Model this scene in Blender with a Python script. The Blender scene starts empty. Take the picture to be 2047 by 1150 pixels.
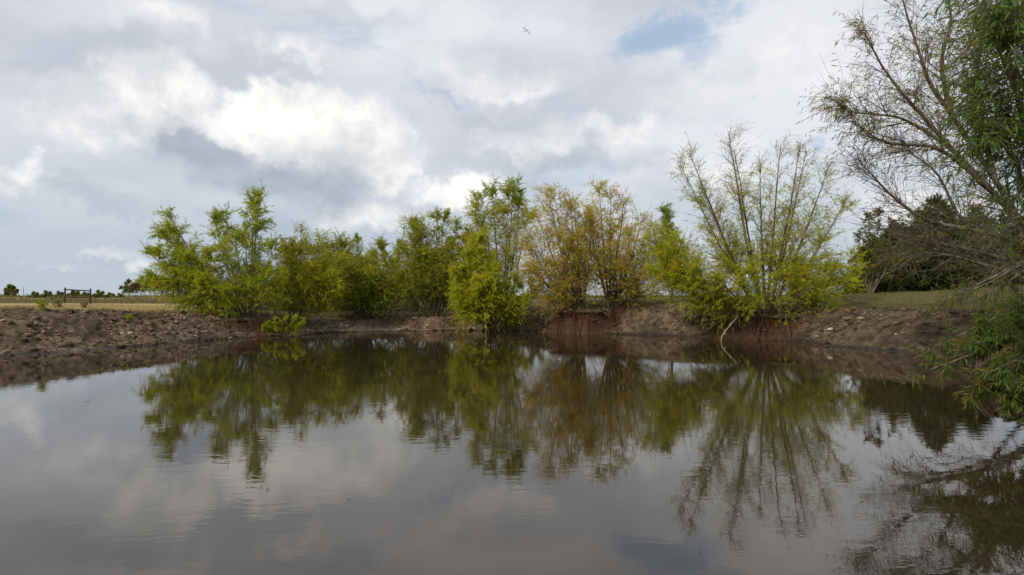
import bpy, math
import numpy as np
from mathutils import Vector, Matrix

SC = bpy.context.scene
rng = np.random.default_rng(7)

# ------------------------------------------------------------------ camera
F = 1137.0            # focal length in photo pixels (2047 wide) = 20 mm on full frame
CX, HY = 1023.5, 592.0  # principal column, horizon row
EYE = 1.8             # camera above the water
cam_d = bpy.data.cameras.new('camera')
cam = bpy.data.objects.new('camera', cam_d)
SC.collection.objects.link(cam)
cam.location = (0, 0, EYE)
cam.rotation_euler = (math.pi/2, 0, 0)
cam_d.sensor_width = 36.0
cam_d.lens = F/2047*36.0
cam_d.shift_y = (HY-575.0)/2047
cam_d.clip_start = 0.05
cam_d.clip_end = 6000
SC.camera = cam
SC.view_settings.view_transform = 'Standard'
SC.view_settings.look = 'None'
SC.view_settings.gamma = 1.0
SC.view_settings.exposure = 0.2
SC.view_settings.use_curve_mapping = False
SC.cycles.max_bounces = 5; SC.cycles.diffuse_bounces = 2; SC.cycles.glossy_bounces = 2
SC.cycles.transmission_bounces = 2; SC.cycles.caustics_reflective = False; SC.cycles.caustics_refractive = False

# ------------------------------------------------------------------ world
SUN_EL, SUN_AZ = math.radians(42), math.radians(-128)   # azimuth from +Y (view) clockwise: behind the camera, left
W = bpy.data.worlds.new('World'); SC.world = W; W.use_nodes = True
NT = W.node_tree; NT.nodes.clear()
SKY_K = 0.1

def as_sock(nt, v):
    return v
class E:
    """tiny scalar-expression wrapper around Math nodes"""
    def __init__(s, nt, sock): s.nt, s.s = nt, sock
    def _b(s, op, *o, clamp=False):
        n = s.nt.nodes.new('ShaderNodeMath'); n.operation = op; n.use_clamp = clamp
        for i, x in enumerate((s,)+o):
            if isinstance(x, E): s.nt.links.new(x.s, n.inputs[i])
            else: n.inputs[i].default_value = x
        return E(s.nt, n.outputs[0])
    def __add__(s, o): return s._b('ADD', o)
    __radd__ = __add__
    def __sub__(s, o): return s._b('SUBTRACT', o)
    def __rsub__(s, o): return (s*-1.0)+o
    def __mul__(s, o): return s._b('MULTIPLY', o)
    __rmul__ = __mul__
    def __truediv__(s, o): return s._b('DIVIDE', o)
    def pow(s, o): return s._b('POWER', o)
    def max(s, o): return s._b('MAXIMUM', o)
    def min(s, o): return s._b('MINIMUM', o)
    def sqrt(s): return s._b('SQRT')
    def clamp(s): return s._b('ADD', 0.0, clamp=True)
    def sstep(s, a, b):
        n = s.nt.nodes.new('ShaderNodeMapRange'); n.interpolation_type = 'SMOOTHSTEP'
        s.nt.links.new(s.s, n.inputs['Value'])
        n.inputs['From Min'].default_value = a; n.inputs['From Max'].default_value = b
        return E(s.nt, n.outputs['Result'])
def mixc(nt, fac, a, b, blend='MIX'):
    n = nt.nodes.new('ShaderNodeMix'); n.data_type = 'RGBA'; n.blend_type = blend
    for key, x in ((0, fac), (6, a), (7, b)):
        if isinstance(x, E): nt.links.new(x.s, n.inputs[key])
        elif isinstance(x, (float, int)): n.inputs[key].default_value = x
        elif isinstance(x, tuple): n.inputs[key].default_value = (*x, 1.0)
        else: nt.links.new(x, n.inputs[key])
    return n.outputs[2]
def noise(nt, vec, scale, detail=5, rough=0.55, dist=0.0, stretch=None, offset=(0, 0, 0)):
    if stretch or offset != (0, 0, 0):
        m = nt.nodes.new('ShaderNodeMapping'); nt.links.new(vec, m.inputs['Vector'])
        m.inputs['Scale'].default_value = stretch or (1, 1, 1)
        m.inputs['Location'].default_value = offset
        vec = m.outputs[0]
    n = nt.nodes.new('ShaderNodeTexNoise'); n.inputs['Scale'].default_value = scale
    n.inputs['Detail'].default_value = detail; n.inputs['Roughness'].default_value = rough
    n.inputs['Distortion'].default_value = dist
    nt.links.new(vec, n.inputs['Vector'])
    return n
def nfac(*a, **k): return E(a[0], noise(*a, **k).outputs[0])

def pix_ang(px, py):
    a = math.atan((px-CX)/F)
    return a, math.atan((HY-py)/F*math.cos(a))

def build_world():
    nt = NT
    tc = nt.nodes.new('ShaderNodeTexCoord')
    vec = tc.outputs['Generated']
    sx = nt.nodes.new('ShaderNodeSeparateXYZ'); nt.links.new(vec, sx.inputs[0])
    x, y, z = (E(nt, sx.outputs[i]) for i in range(3))
    az = x._b('ARCTAN2', y)
    el = z._b('ARCTAN2', (x*x+y*y).sqrt())
    el = el._b('ABSOLUTE')
    # ragged edges: two scales of turbulence push the cloud outlines about
    w1 = noise(nt, vec, 7.0, 5, 0.6)
    w2 = noise(nt, vec, 24.0, 3, 0.6)
    s1 = nt.nodes.new('ShaderNodeSeparateColor'); nt.links.new(w1.outputs['Color'], s1.inputs[0])
    s2 = nt.nodes.new('ShaderNodeSeparateColor'); nt.links.new(w2.outputs['Color'], s2.inputs[0])
    def warp(a1, a2):
        A = az + (E(nt, s1.outputs[0])-0.5)*a1 + (E(nt, s2.outputs[0])-0.5)*a2
        B = el + (E(nt, s1.outputs[1])-0.5)*a1*0.7 + (E(nt, s2.outputs[1])-0.5)*a2*0.8
        return A, B
    def vecof(AB):
        n = nt.nodes.new('ShaderNodeCombineXYZ'); nt.links.new(AB[0].s, n.inputs[0]); nt.links.new(AB[1].s, n.inputs[1]); return n.outputs[0]
    V1 = vecof(warp(0.34, 0.05)); V2 = vecof(warp(0.09, 0.075)); V3 = vecof(warp(0.22, 0.03))
    def blob(px, py, wx, wy, soft=1.0, V=V1):
        a0, e0 = pix_ang(px, py)
        wa = (pix_ang(px+wx, py)[0]-pix_ang(px-wx, py)[0])/2
        we = (pix_ang(px, py-wy)[1]-pix_ang(px, py+wy)[1])/2
        n = nt.nodes.new('ShaderNodeVectorMath'); n.operation = 'MULTIPLY_ADD'; nt.links.new(V, n.inputs[0])
        n.inputs[1].default_value = (1/wa, 1/we, 0); n.inputs[2].default_value = (-a0/wa, -e0/we, 0)
        l = nt.nodes.new('ShaderNodeVectorMath'); l.operation = 'LENGTH'; nt.links.new(n.outputs[0], l.inputs[0])
        return E(nt, l.outputs['Value']).sstep(1.0, 1.0-soft)
    def union(lst):
        o = lst[0]
        for b in lst[1:]: o = o.max(b)
        return o
    def addup(lst):
        o = lst[0]
        for b in lst[1:]: o = o + b
        return o
    sky = nt.nodes.new('ShaderNodeTexSky'); sky.sky_type = 'NISHITA'; sky.sun_disc = False
    sky.sun_elevation = SUN_EL; sky.sun_rotation = SUN_AZ
    sky.air_density = 1.0; sky.dust_density = 1.5; sky.altitude = 100
    def c(r, g, b): return (r/SKY_K, g/SKY_K, b/SKY_K)
    # clear air: Nishita blue, whitened by high haze
    col = mixc(nt, 0.62, sky.outputs[0], c(0.47, 0.60, 0.76))
    low = 1.0-el.sstep(0.0, 0.30)
    col = mixc(nt, low*0.85, col, c(0.36, 0.435, 0.52))
    # thin high sheet
    n1 = nfac(nt, vec, 2.6, 7, 0.56, 0.6, (1, 1, 2.4), (3.1, 0.7, 1.9))
    n2 = nfac(nt, vec, 2.4, 5, 0.5, 0.3, (1, 1, 2.2), (7.3, 2.2, 0.4))
    gaps = addup([blob(1350, 70, 230, 120)*0.27, blob(1530, 205, 150, 30)*0.20, blob(870, 215, 120, 28)*0.14,
                  blob(60, 90, 130, 60)*0.14, blob(150, 165, 70, 25)*0.20, blob(1690, 255, 80, 45)*0.2,
                  blob(110, 440, 260, 60)*0.12, blob(90, 560, 400, 50)*0.25, blob(480, 430, 150, 40)*0.12])
    cov = (n1+0.17-gaps).sstep(0.40, 0.60)
    sheet = mixc(nt, n2.sstep(0.36, 0.64), c(0.53, 0.555, 0.61), c(0.74, 0.745, 0.775))
    sheet = mixc(nt, low*0.85, sheet, c(0.39, 0.46, 0.54))
    col = mixc(nt, cov*0.90, col, sheet)
    # pale streaks low on the left
    n3 = nfac(nt, vec, 3.2, 6, 0.55, 0.3, (1, 1, 7.0), (1.3, 5.2, 0.8))
    col = mixc(nt, n3.sstep(0.48, 0.68)*low*0.45, col, c(0.54, 0.58, 0.63))
    # cumulus: lit heads
    heads = union([blob(600, 250, 175, 100, 0.28, V2), blob(715, 285, 125, 105, 0.30, V2),
                   blob(510, 250, 130, 80, 0.6, V2), blob(350, 230, 330, 110, 0.9), blob(780, 330, 90, 70, 0.5, V2),
                   blob(170, 265, 150, 60, 1.0)*0.8, blob(50, 350, 110, 45, 1.0)*0.7,
                   blob(1235, 275, 130, 56, 0.9), blob(1090, 300, 170, 60, 1.0)*0.8, blob(925, 385, 125, 46, 0.55, V2),
                   blob(735, 430, 150, 40, 0.8, V2)*0.85, blob(1010, 180, 220, 44, 1.0)*0.8, blob(600, 95, 130, 34, 1.0)*0.7,
                   blob(300, 40, 180, 60, 1.0)*0.7, blob(195, 505, 90, 17, 0.8, V2)*0.5, blob(275, 520, 50, 18, 0.8, V2)*0.55,
                   blob(60, 515, 60, 10, 0.8)*0.3, blob(1000, 150, 320, 90, 1.0)*0.55, blob(1500, 160, 420, 130, 1.0)*0.45, blob(1400, 340, 260, 70, 1.0)*0.5, blob(1850, 440, 260, 80, 1.0)*0.8, blob(1150, 520, 420, 90, 1.0)*0.9])
    bill = nfac(nt, vec, 15.0, 6, 0.62, 0.3)
    bill2 = nfac(nt, vec, 6.0, 5, 0.55, 0.2, None, (2, 5, 1))
    headc = mixc(nt, (bill*0.65+bill2*0.5).sstep(0.44, 0.72), c(0.68, 0.69, 0.70), c(1.0, 0.975, 0.93))
    col = mixc(nt, heads*0.93, col, headc)
    # shaded bellies
    bell = addup([blob(390, 275, 150, 62, 1.0, V3)*0.9, blob(450, 318, 250, 72, 0.9, V3)*1.0,
                  blob(630, 375, 230, 58, 0.9, V3)*1.0, blob(660, 318, 110, 40, 1.0, V3)*0.35,
                  blob(240, 110, 270, 60, 1.0)*0.55, blob(90, 130, 170, 40, 1.0)*0.3, blob(700, 30, 240, 45, 1.0)*0.4,
                  blob(1150, 345, 250, 48, 1.0)*0.75, blob(960, 255, 130, 40, 1.0)*0.4, blob(960, 120, 120, 40, 1.0)*0.3,
                  blob(200, 385, 260, 34, 1.0)*0.45, blob(520, 440, 150, 40, 1.0)*0.5,
                  blob(700, 262, 60, 40, 1.0, V2)*0.30]).min(1.0)
    n4 = nfac(nt, vec, 9.0, 6, 0.55, 0.2, (1, 1, 1.6))
    bellc = mixc(nt, n4.sstep(0.35, 0.65), c(0.31, 0.36, 0.435), c(0.42, 0.465, 0.53))
    col = mixc(nt, bell*(0.70+n4*0.34), col, bellc)
    bg = nt.nodes.new('ShaderNodeBackground'); bg.inputs['Strength'].default_value = SKY_K
    nt.links.new(col, bg.inputs['Color'])
    out = nt.nodes.new('ShaderNodeOutputWorld'); nt.links.new(bg.outputs[0], out.inputs['Surface'])
build_world()
W.cycles.sampling_method = 'MANUAL'; W.cycles.sample_map_resolution = 256

sun_d = bpy.data.lights.new('sun', 'SUN'); sun_d.energy = 2.9; sun_d.angle = math.radians(8); sun_d.color = (1.0, 0.94, 0.84)
sun = bpy.data.objects.new('sun', sun_d); SC.collection.objects.link(sun)
sdir = Vector((math.sin(SUN_AZ)*math.cos(SUN_EL), math.cos(SUN_AZ)*math.cos(SUN_EL), math.sin(SUN_EL)))
sun.rotation_euler = sdir.to_track_quat('Z', 'Y').to_euler()
sun.location = sdir*80

# ------------------------------------------------------------------ helpers
def P(px, py, D):
    """photo pixel at depth D -> world point"""
    return np.array([(px-CX)/F*D, D, EYE+(HY-py)/F*D])

def make_mesh(name, verts, faces_list, cols=None, smooth=False):
    """faces_list: list of int arrays (n,k). cols: (nverts,3) linear colours -> attribute 'col'"""
    me = bpy.data.meshes.new(name)
    verts = np.asarray(verts, dtype=np.float32)
    me.vertices.add(len(verts)); me.vertices.foreach_set('co', verts.ravel())
    faces_list = [np.asarray(f, dtype=np.int32) for f in faces_list if len(f)]
    nl = sum(f.size for f in faces_list); nf = sum(len(f) for f in faces_list)
    me.loops.add(nl); me.polygons.add(nf)
    me.loops.foreach_set('vertex_index', np.concatenate([f.ravel() for f in faces_list]))
    tot = np.concatenate([np.full(len(f), f.shape[1], dtype=np.int32) for f in faces_list])
    st = np.concatenate([[0], np.cumsum(tot)[:-1]]).astype(np.int32)
    me.polygons.foreach_set('loop_start', st)
    try: me.polygons.foreach_set('loop_total', tot)
    except Exception: pass
    if smooth: me.polygons.foreach_set('use_smooth', np.ones(nf, dtype=bool))
    if cols is not None:
        a = me.color_attributes.new('col', 'FLOAT_COLOR', 'POINT')
        c4 = np.ones((len(verts), 4), dtype=np.float32); c4[:, :3] = cols
        a.data.foreach_set('color', c4.ravel())
    me.update(calc_edges=True)
    return me

def link(name, me, mat=None, parent=None, kind=None, loc=None):
    o = bpy.data.objects.new(name, me); SC.collection.objects.link(o)
    if mat is not None and me is not None:
        if len(me.materials) == 0: me.materials.append(mat)
    if parent is not None: o.parent = parent
    if kind: o['kind'] = kind
    if loc is not None: o.location = loc
    return o
def tag(o, label, cat, group=None, kind=None):
    o['label'] = label; o['category'] = cat
    if group: o['group'] = group
    if kind: o['kind'] = kind
    return o
def thing(name, loc, label, cat, group=None):
    o = link(name, None, loc=tuple(float(v) for v in loc)); return tag(o, label, cat, group)

def nrm(v): return v/np.maximum(np.linalg.norm(v, axis=-1, keepdims=True), 1e-9)

class Geo:
    """collects numpy geometry"""
    def __init__(s): s.v, s.f3, s.f4, s.c, s.n = [], [], [], [], 0
    def add(s, v, f3=None, f4=None, c=None):
        if f3 is not None and len(f3): s.f3.append(np.asarray(f3)+s.n)
        if f4 is not None and len(f4): s.f4.append(np.asarray(f4)+s.n)
        s.v.append(v); s.n += len(v)
        if c is not None: s.c.append(np.broadcast_to(c, (len(v), 3)))
    def mesh(s, name, origin=(0, 0, 0), smooth=False):
        v = np.concatenate(s.v)-np.asarray(origin)
        fl = []
        if s.f3: fl.append(np.concatenate(s.f3))
        if s.f4: fl.append(np.concatenate(s.f4))
        return make_mesh(name, v, fl, np.concatenate(s.c) if s.c else None, smooth)
    def empty(s): return s.n == 0

def tubes(curves, radii, sides):
    """curves (N,K,3), radii (N,K) -> verts, quads (open tubes with pointed look)"""
    N, K, _ = curves.shape
    t = np.empty_like(curves)
    t[:, 1:-1] = curves[:, 2:]-curves[:, :-2]; t[:, 0] = curves[:, 1]-curves[:, 0]; t[:, -1] = curves[:, -1]-curves[:, -2]
    t = nrm(t)
    ref = np.where(np.abs(t[..., 2:3]) > 0.9, np.array([1.0, 0, 0]), np.array([0, 0, 1.0]))
    ref = np.broadcast_to(ref[:, :1], t.shape)
    a = nrm(np.cross(t, ref)); b = np.cross(t, a)
    ang = np.arange(sides)*2*np.pi/sides
    ring = a[:, :, None]*np.cos(ang)[None, None, :, None]+b[:, :, None]*np.sin(ang)[None, None, :, None]
    v = curves[:, :, None]+ring*radii[:, :, None, None]
    idx = np.arange(N*K*sides).reshape(N, K, sides)
    i0 = idx[:, :-1]; i1 = idx[:, 1:]
    q = np.stack([i0, np.roll(i0, -1, 2), np.roll(i1, -1, 2), i1], -1).reshape(-1, 4)
    return v.reshape(-1, 3), q

def catmull(pts, n):
    pts = np.asarray(pts, float)
    if len(pts) == 2:
        t = np.linspace(0, 1, n)[:, None]; return pts[0]*(1-t)+pts[1]*t
    p = np.vstack([2*pts[0]-pts[1], pts, 2*pts[-1]-pts[-2]])
    u = np.linspace(0, len(pts)-1-1e-6, n); i = u.astype(int); t = (u-i)[:, None]
    p0, p1, p2, p3 = p[i], p[i+1], p[i+2], p[i+3]
    return 0.5*((2*p1)+(-p0+p2)*t+(2*p0-5*p1+4*p2-p3)*t*t+(-p0+3*p1-3*p2+p3)*t**3)

def along(curves, t):
    """curves (N,K,3), t (N,m) -> pos, tangent (N,m,3)"""
    N, K, _ = curves.shape
    s = np.clip(t, 0, 0.9999)*(K-1); i = s.astype(int); f = (s-i)[..., None]
    n = np.arange(N)[:, None]
    a, b = curves[n, i], curves[n, i+1]
    return a*(1-f)+b*f, nrm(b-a)
def side_dir(T, ang, r):
    rv = r.normal(size=T.shape)
    pr = nrm(rv-T*np.sum(rv*T, -1, keepdims=True))
    return nrm(T*np.cos(ang)[..., None]+pr*np.sin(ang)[..., None])
def grow(start, d, length, K, jit, trop, r):
    pts = [start]; p = start
    for k in range(1, K):
        d = nrm(d+jit*r.normal(size=d.shape)+np.asarray(trop)*(k/K))
        p = p+d*(length/(K-1))[:, None]
        pts.append(p)
    return np.stack(pts, 1)

# value noise in numpy
_perm = rng.random((64, 64, 64)).astype(np.float32)
def vnoise(p):
    i = np.floor(p).astype(int); f = p-i; f = f*f*(3-2*f)
    def g(a, b, c): return _perm[(i[..., 0]+a) & 63, (i[..., 1]+b) & 63, (i[..., 2]+c) & 63]
    fx, fy, fz = f[..., 0], f[..., 1], f[..., 2]
    x00 = g(0, 0, 0)*(1-fx)+g(1, 0, 0)*fx; x10 = g(0, 1, 0)*(1-fx)+g(1, 1, 0)*fx
    x01 = g(0, 0, 1)*(1-fx)+g(1, 0, 1)*fx; x11 = g(0, 1, 1)*(1-fx)+g(1, 1, 1)*fx
    return (x00*(1-fy)+x10*fy)*(1-fz)+(x01*(1-fy)+x11*fy)*fz
def fbm2(x, y, s, oct=4, off=0.0, gain=0.5):
    o = 0; a = 1; tot = 0
    for k in range(oct):
        q = np.stack([x*s*2**k+off, y*s*2**k+off*1.7, np.full_like(x, k*3.37+off)], -1)
        o = o+a*vnoise(q); tot += a; a *= gain
    return o/tot
def sstep(a, b, x):
    t = np.clip((x-a)/(b-a), 0, 1); return t*t*(3-2*t)

# ------------------------------------------------------------------ materials
def new_mat(name):
    m = bpy.data.materials.new(name); m.use_nodes = True
    nt = m.node_tree; nt.nodes.clear()
    o = nt.nodes.new('ShaderNodeOutputMaterial'); return m, nt, o
def principled(nt, rough=0.8, spec=0.3):
    b = nt.nodes.new('ShaderNodeBsdfPrincipled'); b.inputs['Roughness'].default_value = rough
    b.inputs['Specular IOR Level'].default_value = spec; return b
def geo_pos(nt):
    return nt.nodes.new('ShaderNodeNewGeometry').outputs['Position']
def bump(nt, h, strength, dist, bsdf):
    b = nt.nodes.new('ShaderNodeBump'); b.inputs['Strength'].default_value = strength; b.inputs['Distance'].default_value = dist
    nt.links.new(h.s if isinstance(h, E) else h, b.inputs['Height']); nt.links.new(b.outputs[0], bsdf.inputs['Normal']); return b

def mat_leaf(name, trans=0.52, rough=0.6):
    m, nt, o = new_mat(name)
    at = nt.nodes.new('ShaderNodeAttribute'); at.attribute_name = 'col'
    b = principled(nt, rough, 0.2); nt.links.new(at.outputs['Color'], b.inputs['Base Color'])
    t = nt.nodes.new('ShaderNodeBsdfTranslucent'); nt.links.new(at.outputs['Color'], t.inputs['Color'])
    mx = nt.nodes.new('ShaderNodeMixShader'); mx.inputs[0].default_value = trans
    nt.links.new(b.outputs[0], mx.inputs[1]); nt.links.new(t.outputs[0], mx.inputs[2]); nt.links.new(mx.outputs[0], o.inputs[0])
    return m
def mat_plain(name, c1, c2, scale=8, rough=0.85, bs=0.4, stretch=None, spec=0.25):
    m, nt, o = new_mat(name)
    b = principled(nt, rough, spec); pos = geo_pos(nt)
    n = nfac(nt, pos, scale, 6, 0.6, 0.2, stretch)
    nt.links.new(mixc(nt, n.sstep(0.32, 0.68), c1, c2), b.inputs['Base Color'])
    bump(nt, n, bs, 0.02, b); nt.links.new(b.outputs[0], o.inputs[0]); return m

M_LEAF = mat_leaf('leaf')
M_BARK = mat_plain('willow_bark', (0.075, 0.055, 0.04), (0.20, 0.165, 0.125), 9, 0.9, 0.6, (1, 1, 0.25))
M_PALE = mat_plain('pale_bark', (0.30, 0.27, 0.23), (0.50, 0.46, 0.40), 9)
M_TWIG = mat_plain('twig_bark', (0.070, 0.055, 0.036), (0.17, 0.14, 0.095), 5)
M_ROOT = mat_plain('root_bark', (0.065, 0.030, 0.016), (0.19, 0.085, 0.04), 14, 0.9, 0.4)
M_SOD = mat_plain('sod', (0.035, 0.022, 0.014), (0.12, 0.085, 0.045), 16, 0.95, 0.9)
M_DARKROOT = mat_plain('dark_root', (0.03, 0.02, 0.014), (0.10, 0.06, 0.04), 10)
M_RUST = mat_plain('rusty_steel', (0.030, 0.013, 0.009), (0.075, 0.030, 0.020), 25, 0.75)
M_STEEL = mat_plain('galvanised_steel', (0.14, 0.14, 0.13), (0.24, 0.24, 0.23), 20, 0.5)
M_STONE = mat_plain('stone', (0.30, 0.27, 0.23), (0.50, 0.46, 0.40), 12)
M_DEAD = mat_plain('bleached_wood', (0.30, 0.22, 0.15), (0.52, 0.42, 0.30), 10)
M_LOG = mat_plain('barkless_log', (0.50, 0.34, 0.18), (0.70, 0.52, 0.30), 6)
M_CHITIN = mat_plain('insect_body', (0.02, 0.02, 0.02), (0.06, 0.05, 0.04), 200, 0.4, 0.0)

# ------------------------------------------------------------------ shore and terrain
def wl(px, py):
    D = EYE*F/(py-HY); return ((px-CX)/F*D, D)
# shoreline control points: (x, y), bank height, bank width, height behind
SHORE = [(wl(0, 718), 1.36, 4.2, 1.32), (wl(150, 704), 1.32, 4.0, 1.28), (wl(300, 692), 1.22, 3.8, 1.22),
         (wl(430, 681), 1.08, 3.2, 1.2), (wl(560, 672), 0.85, 3.0, 1.2), (wl(700, 665), 0.55, 3.8, 1.1),
         (wl(850, 662), 0.55, 3.8, 1.1), (wl(970, 662), 0.8, 3.0, 1.25), (wl(1080, 664), 1.15, 2.6, 1.45),
         (wl(1200, 668), 1.3, 2.6, 1.55), (wl(1320, 672), 1.38, 2.7, 1.62), (wl(1430, 676), 1.38, 2.5, 1.75),
         (wl(1550, 682), 1.36, 2.4, 1.95), (wl(1650, 692), 1.34, 3.0, 2.18), (wl(1750, 701), 1.3, 3.2, 2.28),
         (wl(1850, 708), 1.25, 3.1, 2.28), ((11.7, 14.2), 1.2, 2.2, 2.1), ((10.5, 11.2), 1.2, 1.8, 1.95),
         ((9.0, 8.4), 1.1, 1.5, 1.7), ((7.4, 5.8), 0.9, 1.5, 1.5), ((5.0, 3.3), 0.6, 1.5, 0.9), ((2.5, 1.9), 0.4, 1.2, 0.6),
         ((0.0, 1.55), 0.28, 1.2, 0.4), ((-3.0, 1.7), 0.35, 1.3, 0.6), ((-7.5, 2.9), 0.5, 2.0, 0.9), ((-12, 6.3), 0.9, 3.0, 1.2),
         ((-14.6, 11.2), 1.25, 4.0, 1.3)]
def build_shore():
    ctrl = np.array([[*s[0], *s[1:]] for s in SHORE])
    n = len(ctrl); p = ctrl[np.arange(-1, n+2) % n]
    out = []
    for i in range(n):
        t = np.linspace(0, 1, 60, endpoint=False)[:, None]
        p0, p1, p2, p3 = p[i], p[i+1], p[i+2], p[i+3]
        out.append(0.5*((2*p1)+(-p0+p2)*t+(2*p0-5*p1+4*p2-p3)*t*t+(-p0+3*p1-3*p2+p3)*t**3))
    c = np.concatenate(out)
    # resample: fine where the photograph looks, coarse elsewhere
    seg = np.linalg.norm(np.diff(np.vstack([c, c[:1]])[:, :2], axis=0), axis=1)
    vis = (c[:, 1] > 11) & (c[:, 0] > -17)
    w = seg/np.where(vis, 0.065, 0.4); cum = np.concatenate([[0], np.cumsum(w)])
    m = int(cum[-1]); u = np.linspace(0, cum[-1], m, endpoint=False)
    cc = np.vstack([c, c[:1]])
    r = np.stack([np.interp(u, cum, cc[:, k]) for k in range(5)], 1)
    return r
SH = build_shore()
_d = np.roll(SH[:, :2], -5, 0)-np.roll(SH[:, :2], 5, 0); _d = nrm(_d)
SHN = np.stack([-_d[:, 1], _d[:, 0]], 1)          # outward: shoreline runs clockwise (left, far side, right, near side)
if np.mean(np.sum(SHN*(SH[:, :2]-np.array([0, 12.0])), 1)) < 0: SHN = -SHN
for _ in range(12): SHN = nrm(SHN+np.roll(SHN, 8, 0)+np.roll(SHN, -8, 0))
# root-bound mounds the willows stand on: (x, y, radius along shore, radius across, top z)
MOUNDS = []
def mound_px(px, py_top, D, rx, ry):
    q = P(px, py_top, D); MOUNDS.append((q[0], q[1], rx, ry, q[2])); return q
mound_px(500, 634, 26.6, 1.35, 0.9)      # left willow
mound_px(1172, 618, 28.2, 1.35, 0.9)     # autumn willows
mound_px(1530, 628, 24.3, 2.15, 1.0)     # big sparse willow
mound_px(870, 632, 31.5, 1.6, 1.2)       # green thicket
mound_px(740, 634, 31.8, 1.5, 1.2)
MOUNDS.append((11.45, 12.7, 0.7, 0.7, 0.9))   # washed-out roots on the right bank
def height(x, y, u, v, detail=True):
    """terrain height for points with shore data u=(Ht,w,Hb), signed distance v"""
    Ht, w, Hb = u
    t = np.clip(v/w, 0, 1)
    wob = 0.20*(fbm2(x, y, 0.6, 3, 5.0)-0.5)
    prof = 0.30*t+0.70*sstep(0.12+wob, 0.92, t)
    z = np.where(v < 0, 0.30*v, Ht*prof)
    z = z+(Hb-Ht)*sstep(0, 8, v-w)
    far = 1.12+0.0*x
    z = z+(far-Hb)*sstep(14, 70, v)
    z = np.maximum(z, -0.9)
    bank = sstep(0.0, 0.5, v)*(1-sstep(0.8, 1.6, v/w))
    if detail:
        ln = fbm2(x, y, 1.1, 3, 11.0)-0.5
        z = z+ln*0.16*sstep(0, 1.0, v)
        cl = fbm2(x, y, 4.2, 2, 21.0); rid = 1-np.abs(2*cl-1)
        z = z+bank*(0.19*(rid-0.7))
        z = z+sstep(0.0, 0.3, v)*(0.3+0.7*bank)*0.05*(fbm2(x, y, 9.0, 2, 33.0)-0.5)
        # shallow hoof marks and lips at the water
        z = z+np.exp(-((v-0.05)/0.5)**2)*0.10*(fbm2(x, y, 1.7, 3, 44.0)-0.5)
    for (mx, my, rx, ry, zt) in MOUNDS:
        dx, dy = x-mx, y-my
        L = math.hypot(mx, my); cx, cy = mx/L, my/L           # ry is measured along the line of sight
        a = dx*cy-dy*cx; b = dx*cx+dy*cy
        r = np.sqrt((a/rx)**2+(b/ry)**2)+0.12*(fbm2(x, y, 2.2, 2, 61.0)-0.5)
        m = 1-sstep(0.86, 1.16, r)
        z = np.where(m > 0, np.maximum(z, z*(1-m)+m*(zt-0.08)), z)
    return z
def shore_of(x, y):
    """nearest shoreline sample and signed distance for scattered points"""
    x = np.atleast_1d(np.asarray(x, float)); y = np.atleast_1d(np.asarray(y, float))
    idx = np.empty(len(x), int); sv = np.empty(len(x))
    for k in range(0, len(x), 2000):
        d2 = (x[k:k+2000, None]-SH[None, :, 0])**2+(y[k:k+2000, None]-SH[None, :, 1])**2
        i = np.argmin(d2, 1); idx[k:k+2000] = i
        dv = np.stack([x[k:k+2000]-SH[i, 0], y[k:k+2000]-SH[i, 1]], 1)
        sv[k:k+2000] = np.sqrt(np.min(d2, 1))*np.sign(np.sum(dv*SHN[i], 1))
    return idx, sv
def gz(x, y, detail=True):
    i, v = shore_of(x, y)
    z = height(np.atleast_1d(np.asarray(x, float)), np.atleast_1d(np.asarray(y, float)), (SH[i, 2], SH[i, 3], SH[i, 4]), v, detail)
    return z if np.ndim(x) else float(z[0])

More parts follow.
